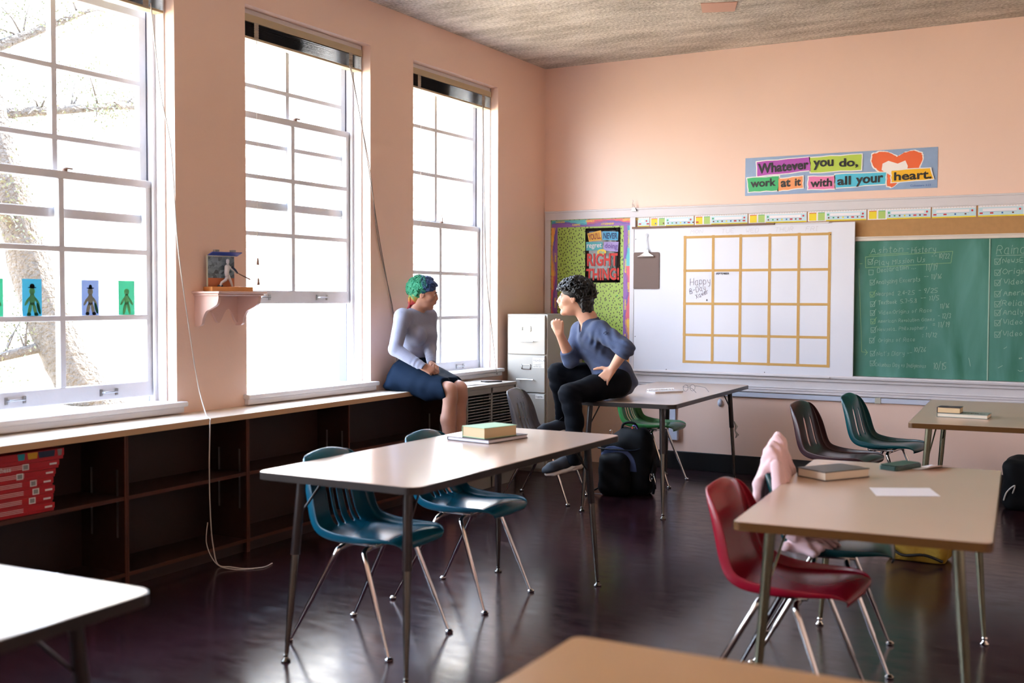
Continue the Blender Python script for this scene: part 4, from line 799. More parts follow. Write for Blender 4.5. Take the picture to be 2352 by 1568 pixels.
b.obj('grass', M['leaf'], kind='stuff', label='sparse green grass growing outside below the near window', cat='grass')
t = thing('tree', 'leaning rough barked tree outside the near window', 'tree')
b = MB(); b.tube(bez([(-3.1, -1.95, .25), (-3.2, -2.2, .55), (-3.35, -2.35, .95), (-3.5, -2.52, 1.6), (-3.55, -2.72, 2.4), (-3.7, -2.8, 3.3), (-3.8, -2.7, 4.6)], 6), [.42, .36, .30, .25, .225, .21, .205, .20, .20, .20, .195, .19, .19, .19, .185, .18, .18, .175, .17, .165, .16, .15, .15, .14, .14, .13, .13, .12, .12, .11, .11, .1, .1, .1, .09, .09, .08][:37], 16)
for i, (x, y, z) in enumerate(b.v): r = math.sin(i*12.9898)*43758.5453; r = (r-math.floor(r)-.5)*.022; b.v[i] = (x+r, y+r*.7, z)
b.obj('trunk', M['bark'], t, smooth=True)
b = MB(); rnd = random.Random(11)
br = [[(-3.4, -2.45, 1.0), (-3.5, -2.8, .92), (-3.6, -3.3, .82), (-3.8, -3.9, .80)], [(-3.6, -2.7, 2.3), (-3.5, -3.1, 2.7), (-3.4, -3.7, 3.0)], [(-3.6, -2.75, 2.9), (-3.4, -2.2, 3.0), (-3.3, -1.6, 3.1), (-3.2, -1.2, 3.0)], [(-3.7, -2.8, 3.2), (-3.6, -3.2, 3.6), (-3.5, -3.7, 3.9)], [(-3.7, -2.8, 3.4), (-3.5, -2.3, 3.7), (-3.4, -1.8, 4.0)], [(-3.5, -2.7, 2.0), (-3.3, -3.0, 2.1), (-3.1, -3.4, 2.0)]]
tips = []
for B in br:
    Q = bez(B, 5); b.tube(Q, [.05*(1-i/len(Q)*.7) for i in range(len(Q))], 8)
    for q in Q[3::2]:
        for _ in range(3):
            e = q+Vector((rnd.uniform(-.2, .2), rnd.uniform(-.35, .35), rnd.uniform(-.15, .35))); b.tube([q, (q+e)/2+Vector((0, 0, .03)), e], [.012, .008, .004], 5); tips.append(e)
b.obj('branch', M['bark'], t, smooth=True)
b = MB()
for e in tips:
    for _ in range(60):
        c = e+Vector((rnd.gauss(0, .10), rnd.gauss(0, .14), rnd.gauss(0, .09))); a = Vector((rnd.uniform(-1, 1), rnd.uniform(-1, 1), rnd.uniform(-1, 1))).normalized()*.017; p = a.orthogonal().normalized()*.008
        b.add([c-a, c+p, c+a, c-p], [(0, 1, 2, 3)])
b.obj('leaves', M['leaf'], t)
t = thing('neighbour_building', 'white clapboard building outside the middle and far windows', 'building')
b = MB(); z = .4
while z < 5.0: b.prism([(-5.2, z), (-5.17, z), (-5.19, z+.17), (-5.2, z+.17)], -.6, 12, f=lambda x, zz, y: (x, y, zz)); z += .17
b.box(-5.5, -5.2, -.6, 12, .3, 5.0); b.obj('siding_wall', M['siding'], t)
b = MB(); b.box(-5.6, -4.75, -.9, 12.2, 5.0, 5.08); b.box(-4.8, -4.75, -.9, 12.2, 4.98, 5.2); b.obj('eave', M['siding'], t)
# ---------------- sculpting: signed-distance volumes turned into one continuous surface ----------------
def V(*a): return np.array(a, dtype=np.float64)
def nrm(a): a = np.asarray(a, float); return a/np.linalg.norm(a)
class Vol:
    def __init__(s, lo, hi, h):
        s.lo = np.array(lo, float); s.h = h; s.n = np.ceil((np.array(hi)-s.lo)/h).astype(int)+1
        s.F = np.full(s.n, .5, np.float32)
    def reg(s, lo, hi):
        a = np.maximum(np.floor((np.array(lo)-s.lo)/s.h).astype(int), 0); b = np.minimum(np.ceil((np.array(hi)-s.lo)/s.h).astype(int)+1, s.n)
        g = [s.lo[i]+s.h*np.arange(a[i], b[i]) for i in range(3)]
        return tuple(slice(a[i], b[i]) for i in range(3)), (g[0][:, None, None], g[1][None, :, None], g[2][None, None, :])
    def put(s, fn, lo, hi, k=0.0, mode='u'):
        pad = k+3*s.h; sl, (X, Y, Z) = s.reg(np.array(lo)-pad, np.array(hi)+pad)
        A = s.F[sl]
        if A.size == 0: return
        D = fn(X, Y, Z).astype(np.float32)
        if mode == 'c': D = -D; A2 = -A
        else: A2 = A
        if k > 0:
            t = np.clip(.5+.5*(A2-D)/k, 0, 1); R = A2*(1-t)+D*t-k*t*(1-t)
        else: R = np.minimum(A2, D)
        if mode == 'c':    # carve: max(A, -D_original)
            D0 = -D; t = np.clip(.5-.5*(A+(-D0)*-1)/max(k, 1e-6), 0, 1) if False else None
            E = -D0; R = np.maximum(A, E) if k <= 0 else -smin(-A, -E, k)
        s.F[sl] = R
    def cone(s, a, b, ra, rb, k=.0, mode='u', cuta=False, cutb=False, dis=None):
        a = np.asarray(a, float); b = np.asarray(b, float); d = b-a; L = np.linalg.norm(d)+1e-9; u = d/L; m = max(ra, rb)
        def fn(X, Y, Z):
            px, py, pz = X-a[0], Y-a[1], Z-a[2]; t = px*u[0]+py*u[1]+pz*u[2]; tc = np.clip(t, 0, L)
            q = np.sqrt((px-tc*u[0])**2+(py-tc*u[1])**2+(pz-tc*u[2])**2)-(ra+(rb-ra)*tc/L)
            if dis: q = q+dis(X, Y, Z, t/L)
            if cuta: q = np.maximum(q, -t)
            if cutb: q = np.maximum(q, t-L)
            return q
        s.put(fn, np.minimum(a, b)-m, np.maximum(a, b)+m, k, mode)
    def chain(s, P, R, k=.0, **kw):
        for i in range(len(P)-1): s.cone(P[i], P[i+1], R[i], R[i+1], k, **kw)
    def ell(s, c, r, R=None, k=.0, mode='u', dis=None):
        c = np.asarray(c, float); R = np.eye(3) if R is None else np.asarray(R, float)      # columns of R are the axes
        e = np.sqrt(((R*np.asarray(r))**2).sum(1))
        def fn(X, Y, Z):
            px, py, pz = X-c[0], Y-c[1], Z-c[2]
            q = [px*R[0, i]+py*R[1, i]+pz*R[2, i] for i in range(3)]
            k0 = np.sqrt(sum((q[i]/r[i])**2 for i in range(3))); k1 = np.sqrt(sum((q[i]/r[i]**2)**2 for i in range(3)))+1e-6
            o = k0*(k0-1)/k1
            return o+dis(X, Y, Z, 0) if dis else o
        s.put(fn, c-e, c+e, k, mode)
    def rbox(s, c, r, R=None, rad=.01, k=.0, mode='u', dis=None):
        c = np.asarray(c, float); R = np.eye(3) if R is None else np.asarray(R, float); e = np.abs(R)@np.asarray(r)
        def fn(X, Y, Z):
            px, py, pz = X-c[0], Y-c[1], Z-c[2]
            q = [np.abs(px*R[0, i]+py*R[1, i]+pz*R[2, i])-r[i]+rad for i in range(3)]
            o = np.sqrt(sum(np.maximum(v, 0)**2 for v in q))+np.minimum(np.maximum(np.maximum(q[0], q[1]), q[2]), 0)-rad
            return o+dis(X, Y, Z, 0) if dis else o
        s.put(fn, c-e, c+e, k, mode)
    def warp(s, fn, lo, hi):
        sl, (X, Y, Z) = s.reg(lo, hi); s.F[sl] += fn(X, Y, Z).astype(np.float32)
    def mesh(s, name, mats, parent=None, color=None, loc=None, **k):
        F = s.F; I = F < 0; n = F.shape
        cnt = np.zeros(tuple(v-1 for v in n), np.int8)
        C8 = [(i, j, q) for i in (0, 1) for j in (0, 1) for q in (0, 1)]
        for c in C8: cnt += I[c[0]:n[0]-1+c[0], c[1]:n[1]-1+c[1], c[2]:n[2]-1+c[2]]
        act = np.argwhere((cnt > 0) & (cnt < 8)); idx = np.full(cnt.shape, -1, np.int32); idx[tuple(act.T)] = np.arange(len(act))
        S = np.zeros((len(act), 3)); N = np.zeros(len(act))
        val = {c: F[act[:, 0]+c[0], act[:, 1]+c[1], act[:, 2]+c[2]] for c in C8}
        for c in C8:
            for ax in range(3):
                if c[ax] == 0:
                    d = list(c); d[ax] = 1; d = tuple(d); a, b = val[c], val[d]; m = (a < 0) != (b < 0)
                    t = np.where(m, a/(a-b+1e-12), 0); P = np.zeros((len(act), 3)); P[:] = c; P[:, ax] = t; S += P*m[:, None]; N += m
        Vt = s.lo+s.h*(act+S/np.maximum(N, 1)[:, None])
        Q = []
        for ax in range(3):
            sl0 = [slice(1, n[i]-1) for i in range(3)]; sl0[ax] = slice(0, n[ax]-1); sl1 = list(sl0); sl1[ax] = slice(1, n[ax])
            A, B = I[tuple(sl0)], I[tuple(sl1)]; e = np.argwhere(A != B)
            off = np.array([1 if i != ax else 0 for i in range(3)]); p = e+off; b1, b2 = [i for i in range(3) if i != ax]
            ids = []
            for (o1, o2) in ((0, 0), (-1, 0), (-1, -1), (0, -1)):
                q = p.copy(); q[:, b1] += o1; q[:, b2] += o2; ids.append(idx[q[:, 0], q[:, 1], q[:, 2]])
            f = np.stack(ids, 1); flip = A[tuple(e.T)] ^ (ax == 1); f[~flip] = f[~flip][:, ::-1]; Q.append(f)
        Q = np.concatenate(Q); Q = Q[(Q >= 0).all(1)]
        # a little tangential smoothing
        for _ in range(2):
            acc = np.zeros_like(Vt); w = np.zeros(len(Vt)); cen = Vt[Q].mean(1)
            for j in range(4): np.add.at(acc, Q[:, j], cen); np.add.at(w, Q[:, j], 1)
            Vt = Vt*.4+.6*acc/np.maximum(w, 1)[:, None]
        o3 = np.zeros(3) if loc is None else np.asarray(loc)
        me = bpy.data.meshes.new(name); me.vertices.add(len(Vt)); me.vertices.foreach_set('co', (Vt-o3).astype(np.float32).ravel())
        me.loops.add(Q.size); me.loops.foreach_set('vertex_index', Q.astype(np.int32).ravel()); me.polygons.add(len(Q))
        me.polygons.foreach_set('loop_start', np.arange(0, Q.size, 4, dtype=np.int32)); me.polygons.foreach_set('loop_total', np.full(len(Q), 4, np.int32)); me.update(); me.validate()
        me.polygons.foreach_set('use_smooth', [True]*len(me.polygons))
        for m in (mats if isinstance(mats, (list, tuple)) else [mats]): me.materials.append(m)
        if color is not None:
            at = me.color_attributes.new('dye', 'FLOAT_COLOR', 'POINT'); at.data.foreach_set('color', color(Vt).astype(np.float32).ravel())
        o = bpy.data.objects.new(name, me); COL.objects.link(o); o.location = o3
        if parent:
            o.parent = parent; q_ = parent; pw_ = np.zeros(3)
            while q_ is not None: pw_ += np.array(q_.location); q_ = q_.parent
            o.location = (0, 0, 0) if loc is None else o3-pw_
        return tag(o, **k)
def smin(a, b, k):
    t = np.clip(.5+.5*(b-a)/k, 0, 1); return b*(1-t)+a*t-k*t*(1-t)
def frame(f, u):
    f = nrm(f); u = np.asarray(u, float); u = nrm(u-f*(u@f)); l = np.cross(u, f); return f, l, u
def dyemat(name, rough=.6, sheen=0, spec=.4):
    m = mat(name, '#808080', rough, spec=spec, sheen=sheen, bump=(300, .15, .001)); n = m.node_tree.nodes; a = n.new('ShaderNodeVertexColor'); a.layer_name = 'dye'; m.node_tree.links.new(a.outputs[0], n['Principled BSDF'].inputs['Base Color']); return m
def head(v, c, f, u, s, ns=1.0):
    f, l, u = frame(f, u); R = np.stack([f, l, u], 1); P = lambda a, b, e: c+s*(f*a+l*b+u*e)
    v.ell(P(-.014, 0, .030), (.093*s, .073*s, .082*s), R, .02); v.ell(P(.022, 0, -.028), (.060*s, .055*s, .084*s), R, .03)
    v.ell(P(.028, 0, -.078), (.046*s, .043*s, .028*s), R, .02); v.ell(P(.064, 0, -.092), (.020*s, .022*s, .017*s), R, .016)
    v.cone(P(.070, -.034, .024), P(.070, .034, .024), .011*s, .011*s, .012)
    for q in (-1, 1):
        v.ell(P(.052, q*.038, -.014), (.026*s, .022*s, .022*s), R, .02)
        v.ell(P(.0925, q*.031, .006), (.010*s, .015*s, .009*s), R, .008, 'c')
        v.cone(P(.080, q*.045, .0125), P(.083, q*.022, .0135), .0032*s, .0032*s, .004)
        v.ell(P(.080, q*.031, .0), (.004*s, .016*s, .004*s), R, .004)
        v.ell(P(-.006, q*.074, -.002), (.018*s, .007*s, .031*s), R, .004); v.ell(P(.0, q*.082, .0), (.010*s, .005*s, .019*s), R, .004, 'c')
        v.ell(P(.090, q*.0095, -.022), (.012*s, .0075*s, .007*s), R, .006)
    v.chain([P(.076, 0, .024), P(.087+.004*ns, 0, .002), P(.094+.010*ns, 0, -.017)], [.0085*s, .0095*s, .0095*s], .012); v.ell(P(.084, 0, -.026), (.018*s, .017*s, .014*s), R, .010)
    v.ell(P(.074, 0, -.046), (.0215*s, .030*s, .026*s), R, .012)
    v.ell(P(.094, 0, -.046), (.0075*s, .019*s, .0048*s), R, .003); v.ell(P(.091, 0, -.057), (.0085*s, .017*s, .0058*s), R, .003)
    v.ell(P(.104, 0, -.0515), (.012*s, .018*s, .0016*s), R, .002, 'c')
    return P, R, f, l, u
def hand(v, w, f, n, thumb, curl, spread=.06, s=1.0, tcurl=.3, tdir=(.55, .75, .3)):
    """w wrist, f finger direction, n the way the palm faces, thumb = +1/-1 side of cross(f, n)"""
    f = nrm(f); n = np.asarray(n, float); n = nrm(n-f*(f@n)); t = np.cross(f, n)*thumb; tips = []
    L = [(.040, .023, .019), (.045, .027, .021), (.042, .025, .020), (.032, .019, .017)]; off = [.029, .010, -.009, -.027]; rr = [.0088, .0092, .0088, .0078]
    for i in range(4):
        k = w+s*(f*(.086-.004*abs(i-1)-(.006 if i == 3 else 0))+t*off[i]); v.cone(w+s*(f*.012+t*off[i]*.55), k, .0145*s, .0115*s, .010)
        c = curl[i] if isinstance(curl, (list, tuple)) else curl; a = 0; d0 = nrm(f+t*spread*(1.2-i*.95)); p = k
        for j, (ln, ra) in enumerate(zip(L[i], (1, .93, .85))):
            a += c*(1, 1.15, .7)[j]; d = d0*math.cos(a)+n*math.sin(a); q = p+d*ln*s; v.cone(p, q, rr[i]*ra*s, rr[i]*(ra-.08)*s, .0035); p = q
        tips.append((p, d, n))
    p = w+s*(f*.022+t*.022); d = nrm(f*tdir[0]+t*tdir[1]+n*tdir[2])
    q = p+d*.038*s; v.cone(p-d*.01*s, q, .0145*s, .0115*s, .010); d2 = nrm(d+n*tcurl+f*.35-t*.2); r_ = q+d2*.030*s; v.cone(q, r_, .0105*s, .0095*s, .004); d3 = nrm(d2+n*tcurl*.6-t*.15); e = r_+d3*.023*s; v.cone(r_, e, .0095*s, .0078*s, .003)
    tips.append((e, d3, n)); return tips
def eye(parent, c, f, l, u, s):
    Mx = Matrix([[f[i], l[i], u[i]] for i in range(3)])
    b = MB(); b.lathe([(.0001, .0125*s), (.0025*s, .0122*s), (.0055*s, .0112*s), (.009*s, .0087*s), (.0115*s, .005*s), (.0125*s, 0), (.009*s, -.008*s), (.0001, -.0125*s)], c, 20, M=Mx@Matrix.Rotation(math.pi/2, 3, 'Y'))
    for i in range(len(b.mi)): b.mi[i] = 1 if i < 40 else 0
    return b.obj('eye', [M['eyewhite'], M['iris']], parent, smooth=True)
M['eyewhite'] = mat('eye white', '#D8D2CE', .25); M['iris'] = mat('dark brown iris', '#1E120C', .15)
def skinmat(name, col):
    m = mat(name, col, .45, spec=.35, var=.06, vscale=25, bump=(250, .1, .001)); p = m.node_tree.nodes['Principled BSDF']; p.inputs['Subsurface Weight'].default_value = .08; p.inputs['Subsurface Radius'].default_value = (.012, .005, .003); p.inputs['Subsurface Scale'].default_value = 1; return m
def wr(c, d, fr, amp, rad, ph=0.0):
    c = np.asarray(c, float); d = nrm(d)
    return lambda X, Y, Z: amp*np.sin(((X-c[0])*d[0]+(Y-c[1])*d[1]+(Z-c[2])*d[2])*fr+ph+9*((X-c[0])+(Y-c[1])*.7))*np.exp(-((X-c[0])**2+(Y-c[1])**2+(Z-c[2])**2)/rad**2)
# =============== the woman on the countertop ===============
skw = skinmat('warm brown skin', '#BC8F7C')
wo = (.20, -2.30, 0)
v = Vol((.0, -2.72, -.01), (.80, -1.98, 1.60), .0042)
shn, shf, eln, elf = V(.185, -2.435, 1.275), V(.215, -2.15, 1.275), V(.205, -2.545, 1.06), V(.272, -2.225, 1.055)
wrn, wrf = V(.395, -2.50, .946), V(.375, -2.36, .962)
hn, hf, kn, kf = V(.16, -2.385, .858), V(.17, -2.14, .858), V(.575, -2.455, .795), V(.572, -2.325, .795)
an, af = V(.60, -2.46, .10), V(.60, -2.34, .10)
v.ell((.15, -2.265, .865), (.105, .155, .09), None, .03); v.ell((.155, -2.27, 1.0), (.075, .115, .12), None, .04); v.ell((.185, -2.285, 1.15), (.085, .125, .13), None, .04)
v.cone(shn, shf, .045, .045, .04); v.chain([shn, eln, wrn], [.042, .034, .023], .02); v.chain([shf, elf, wrf], [.042, .034, .023], .02)
v.chain([hn, kn], [.082, .052], .03); v.chain([kn, kn+V(.012, 0, -.05), V(.572, -2.458, .60), V(.59, -2.46, .45), an], [.050, .047, .050, .044, .030], .02)
v.chain([hf, kf], [.082, .052], .03); v.chain([kf, kf+V(.012, 0, -.05), V(.572, -2.332, .60), V(.59, -2.335, .45), af], [.050, .047, .050, .044, .030], .02)
for k_, s_ in ((kn, 1), (kf, 1)): v.ell(k_+V(.030, 0, -.004), (.024, .030, .034), None, .02)
for a_ in (an, af): v.chain([a_, a_+V(.0, 0, -.05), a_+V(.12, 0, -.075), a_+V(.17, 0, -.08)], [.032, .034, .026, .018], .015)
hc = V(.247, -2.262, 1.432)
v.chain([V(.190, -2.292, 1.26), V(.205, -2.285, 1.34), V(.225, -2.273, 1.40)], [.058, .045, .047], .03)
fw = nrm(V(.885, .46, -.17)); P, R, f_, l_, u_ = head(v, hc, fw, (0.13, 0, 1), .95, .55)
tw = hand(v, wrn, V(.62, .36, -.30), V(-.15, .75, -.55), 1, [.75, .85, .9, .95], .02, .86, .6, (.75, .35, .5))
tw2 = hand(v, wrf, V(.75, -.62, -.15), V(-.3, -.45, -.85), 1, [.5, .6, .7, .8], .05, .86, .5, (.7, .6, .2))
person_w = v.mesh('person', skw, loc=wo, label='woman with short rainbow hair, grey top and navy skirt, seated on the countertop', cat='person')
for q in (-1, 1): eye(person_w, P(.0735, q*.031, .006)-np.array(wo), f_, l_, u_, .95)
lip = mat('rose lips', '#8E3A42', .35); nail = mat('glossy red nails', '#B01828', .2); brow = mat('dark brows', '#20161A', .7)
hv = Vol(P(.09, 0, -.052)-.04, P(.09, 0, -.052)+.04, .002)
hv.ell(P(.0955, 0, -.046), (.007, .0175, .0045), R, .002); hv.ell(P(.0925, 0, -.0565), (.0078, .0155, .0053), R, .002); hv.mesh('lips', lip, person_w, loc=wo)
for q in (-1, 1): MB().tube([P(.0865, q*.014, .022)-wo, P(.0885, q*.026, .027)-wo, P(.079, q*.044, .023)-wo], [.0025, .0032, .0015], 6).obj('eyebrow', brow, person_w, smooth=True)
for tip, d, n_ in tw+tw2[:4]:
    t_ = tip-n_*.0045; MB().tube([t_-d*.004-wo, t_+d*.006-wo, t_+d*.014-wo], [.0052, .0050, .0015], 8).obj('fingernail', nail, person_w, smooth=True)
# hair: short shaggy rainbow cut
hv = Vol(hc-V(.17, .17, .19), hc+V(.17, .17, .17), .0034); rnd = random.Random(3)
hv.ell(P(-.020, 0, .036), (.098, .080, .084), R, .0); hv.ell(P(.10, 0, -.045), (.085, .12, .085), R, .008, 'c')
hv.ell(P(-.062, 0, -.045), (.046, .056, .078), R, .02)
hv.ell(P(.045, 0, -.03), (.055, .12, .062), R, .004, 'c'); hv.ell(P(.105, 0, .0), (.040, .12, .045), R, .004, 'c')
for k in range(520):
    az = rnd.uniform(-math.pi, math.pi); aa = abs(az); lo_ = .42 if aa < .9 else (.05 if aa < 1.75 else -.55)
    e0 = rnd.uniform(lo_+.25, 1.5); stp = rnd.uniform(.13, .22); rf = rnd.uniform(1.02, 1.10); pts = []
    for j in range(4):
        el = max(e0-j*stp*(.5 if e0 > 1.1 else 1), lo_-.05); az2 = az+rnd.uniform(-.10, .10)*j; fac = rf+.045*j+(.07 if j == 3 else 0)
        pts.append(V(-.020, 0, .036)+V(math.cos(az2)*math.cos(el), math.sin(az2)*math.cos(el), math.sin(el))*V(.096, .079, .083)*fac)
    hv.chain([P(*q) for q in pts], [.0062, .0068, .0052, .0020], .0008)
for k in range(60):
    y_ = rnd.uniform(-.05, .05); w_ = [P(-.075+rnd.uniform(-.02, .03), y_, -.06+rnd.uniform(-.03, .02)), P(-.085, y_*1.05, -.09), P(-.080+rnd.uniform(-.02, .01), y_*1.1, -.115-rnd.uniform(0, .02))]; hv.chain(w_, [.009, .007, .003], .003)
hv.ell(P(.098, 0, -.03), (.045, .062, .058), R, .006, 'c')
def rainbow(Vt):
    q = (Vt-hc)@R; a, e = q[:, 0]/.1, q[:, 2]/.1; n_ = .25*np.sin(Vt[:, 0]*170+Vt[:, 2]*90)
    c = {k: np.array(hx(x)) for k, x in dict(blue='#0E3468', green='#15805C', yel='#A9A23C', or_='#B4562A', red='#8C1626').items()}
    out = np.tile(c['green'], (len(Vt), 1))
    def mix(col, w): w = np.clip(w, 0, 1)[:, None]; out[:] = out*(1-w)+col*w
    mix(c['blue'], (a+.15+n_*.6+np.clip(e-.6, 0, 1)*.4)*3.2); mix(c['yel'], (-e-.15+n_*.5)*3*(a < -.2)); mix(c['or_'], (-e-.32+n_*.4)*3.5); mix(c['red'], (-e-.50+n_*.4)*4); return out
hv.mesh('hair', dyemat('rainbow dyed hair', .55, sheen=.2), person_w, color=rainbow, loc=wo)
# top
topm = mat('heather grey blue knit', '#8B91A8', .85, spec=.2, var=.12, vscale=160, bump=(420, .4, .002), sheen=.2)
v = Vol((.0, -2.68, .93), (.52, -2.0, 1.38), .004)
v.ell((.158, -2.272, 1.02), (.090, .130, .12), None, .03); v.ell((.185, -2.285, 1.155), (.096, .137, .125), None, .03)
for q in (-1, 1): v.ell((.262, -2.285+q*.062, 1.145), (.052, .058, .056), None, .035)
v.cone(shn+V(0, .01, .0), shf+V(0, -.01, 0), .054, .054, .05); v.chain([shn, eln], [.054, .046], .03); v.chain([shf, elf], [.054, .046], .03)
v.cone(V(.188, -2.292, 1.27), V(.198, -2.288, 1.318), .072, .055, .03, cutb=True)
for w_, (e_, r_) in ((wr((.15, -2.31, 1.02), (0, .1, 1), 170, .003, .09), ((0, -2.5, .93), (.3, -2.0, 1.12))), (wr(eln, (.4, .2, 1), 150, .0025, .05), (eln-.1, eln+.1)), (wr((.2, -2.38, 1.22), (.4, .6, .7), 120, .002, .09), ((0, -2.5, 1.1), (.32, -2.2, 1.34)))): v.warp(w_, e_, r_)
v.rbox((.2, -2.3, .93), (.25, .21, .062), None, .004, .003, 'c')
v.cone(eln, wrn+nrm(wrn-eln)*.012, .046, .030, .012, cutb=True); v.cone(elf, wrf+nrm(wrf-elf)*.012, .046, .030, .012, cutb=True)
for a_, b_ in ((eln, wrn), (elf, wrf)): v.warp(wr(b_-nrm(b_-a_)*.05, b_-a_, 190, .0022, .045), b_-.12, b_+.12)
v.cone(V(.20, -2.287, 1.27), V(.215, -2.28, 1.40), .050, .056, .004, 'c')
v.mesh('long_sleeved_top', topm, person_w, loc=wo)
# skirt
skm = mat('navy jersey skirt', '#0B1B2E', .9, spec=.12, bump=(300, .3, .002), sheen=.0, var=.08, vscale=6)
v = Vol((.005, -2.66, .64), (.72, -1.95, 1.05), .0045)
v.ell((.145, -2.265, .875), (.125, .175, .105), None, .03); v.cone((.155, -2.30, .93), (.157, -2.235, 1.02), .085, .085, .04)
v.ell((.10, -2.30, .80), (.10, .20, .05), None, .04)
v.chain([hn, kn+V(-.01, 0, .002)], [.105, .072], .05, cutb=False); v.chain([hf, kf+V(-.01, 0, .002)], [.105, .072], .05)
v.cone((.30, -2.30, .835), (.545, -2.39, .795), .085, .066, .04)
v.chain([V(.27, -2.40, .80), V(.40, -2.435, .765), V(.47, -2.45, .755)], [.06, .050, .030], .03); v.chain([V(.27, -2.25, .80), V(.40, -2.30, .77), V(.47, -2.33, .76)], [.06, .050, .03], .03)
pn = nrm(V(.93, .0, .37)); c0 = V(.572, -2.4, .80)
def cutp(X, Y, Z): return -((X-c0[0])*pn[0]+(Z-c0[2])*pn[2]+.010*np.sin(Y*60))
v.put(cutp, (.40, -2.66, .64), (.72, -1.95, 1.05), .0, 'c')
v.rbox((.0, -2.3, .60), (.268, .6, .1705), None, .002, .004, 'c')
v.warp(wr((.12, -2.43, .86), (.5, .2, .7), 55, .004, .13, 1.0), (.0, -2.62, .76), (.35, -2.25, 1.0)); v.warp(wr((.40, -2.45, .82), (.75, .2, -.5), 60, .002, .13), (.22, -2.6, .72), (.6, -2.25, .95))
v.mesh('skirt', skm, person_w, loc=wo)
for k, a_ in enumerate((an, af)):
    v = Vol(a_+V(-.08, -.08, -.105), a_+V(.24, .08, .08), .004); v.chain([a_+V(0, 0, -.02), a_+V(.0, 0, -.055), a_+V(.12, 0, -.075), a_+V(.175, 0, -.078)], [.038, .042, .034, .024], .015); v.rbox(a_+V(.07, 0, -.2), (.3, .2, .1025), None, .002, .002, 'c'); v.mesh('shoe', M['black'], person_w, loc=wo)
# =============== the man on the table ===============
skm_ = skinmat('light skin', '#D9A78C'); mo = (1.42, -1.90, 0)
v = Vol((.85, -2.62, .22), (1.82, -1.50, 1.60), .0043)
shn, shf = V(1.455, -1.985, 1.192), V(1.215, -1.775, 1.180); eln, wrn = V(1.69, -2.10, 1.085), V(1.592, -2.085, .950); elf, wrf = V(1.222, -1.945, .995), V(1.198, -2.065, 1.168)
hn, hf, kn, kf = V(1.56, -1.93, .845), V(1.40, -1.70, .855), V(1.395, -2.32, .795), V(1.115, -1.93, .900)
an, af = V(1.425, -2.325, .385), V(1.06, -1.745, .555)
lat = nrm(shf-shn); fwd = nrm(V(-lat[1], lat[0], 0)*-1); fwd = fwd if fwd[0] < 0 else -fwd; upv = nrm(np.cross(fwd, lat)); upv = upv if upv[2] > 0 else -upv
pel = V(1.475, -1.815, .865); che = V(1.365, -1.855, 1.085); spine = nrm(che-pel); RT = np.stack([nrm(np.cross(lat, spine)), lat, spine], 1)
v.ell(pel, (.105, .155, .10), RT, .03); v.ell(pel*.55+che*.45, (.085, .125, .12), RT, .04); v.ell(che, (.10, .145, .14), RT, .04); v.cone(shn, shf, .055, .055, .04)
v.chain([shn, eln, wrn], [.050, .042, .027], .02); v.chain([shf, elf, wrf], [.050, .042, .027], .02)
v.chain([hn, kn], [.082, .056], .03); v.chain([kn, V(1.43, -2.31, .62), an], [.056, .052, .034], .02)
v.chain([hf, kf], [.082, .056], .03); v.chain([kf, V(1.10, -1.83, .74), af], [.056, .052, .034], .02)
hc = V(1.232, -1.93, 1.402)
v.chain([V(1.345, -1.872, 1.20), V(1.318, -1.885, 1.275), V(1.265, -1.915, 1.352)], [.066, .056, .055], .03)
fw = nrm(V(-.925, -.34, .0)); P, R, f_, l_, u_ = head(v, hc, fw, (-.06, 0, 1), 1.0)
v.ell(hc+f_*.066-u_*.094, (.020, .024, .018), R, .012)
tm = hand(v, wrn, V(-.42, -.33, -.60), V(-.30, .70, -.30), -1, [.10, .12, .16, .22], .26, 1.0, .0, (.45, 1.0, .05))
tf = hand(v, wrf, V(-.10, -.12, .95), V(-.35, .78, .12), 1, [1.35, 1.4, 1.4, 1.35], .0, 1.0, .75, (.85, .45, .45))
person_m = v.mesh('person', skm_, loc=mo, label='man with curly black hair, blue top and dark jeans, sitting on the far table', cat='person')
for q in (-1, 1): eye(person_m, P(.0735, q*.031, .006)-np.array(mo), f_, l_, u_, 1)
hv = Vol(P(.09, 0, -.052)-.04, P(.09, 0, -.052)+.04, .002); hv.ell(P(.0955, 0, -.046), (.0065, .0175, .0038), R, .002); hv.ell(P(.0925, 0, -.057), (.0072, .0155, .0046), R, .002); hv.mesh('lips', mat('pink lips', '#B06A60', .45), person_m, loc=mo)
for q in (-1, 1): MB().tube([P(.082, q*.012, .022)-mo, P(.085, q*.026, .0275)-mo, P(.074, q*.046, .022)-mo], [.003, .004, .0015], 6).obj('eyebrow', brow, person_m, smooth=True)
hv = Vol(hc-V(.19, .19, .19), hc+V(.19, .19, .19), .0036); rnd = random.Random(8)
hv.ell(P(-.020, 0, .044), (.112, .088, .088), R, .0); hv.ell(P(-.072, 0, -.02), (.055, .066, .075), R, .02); hv.ell(P(.115, 0, -.030), (.094, .12, .084), R, .01, 'c')
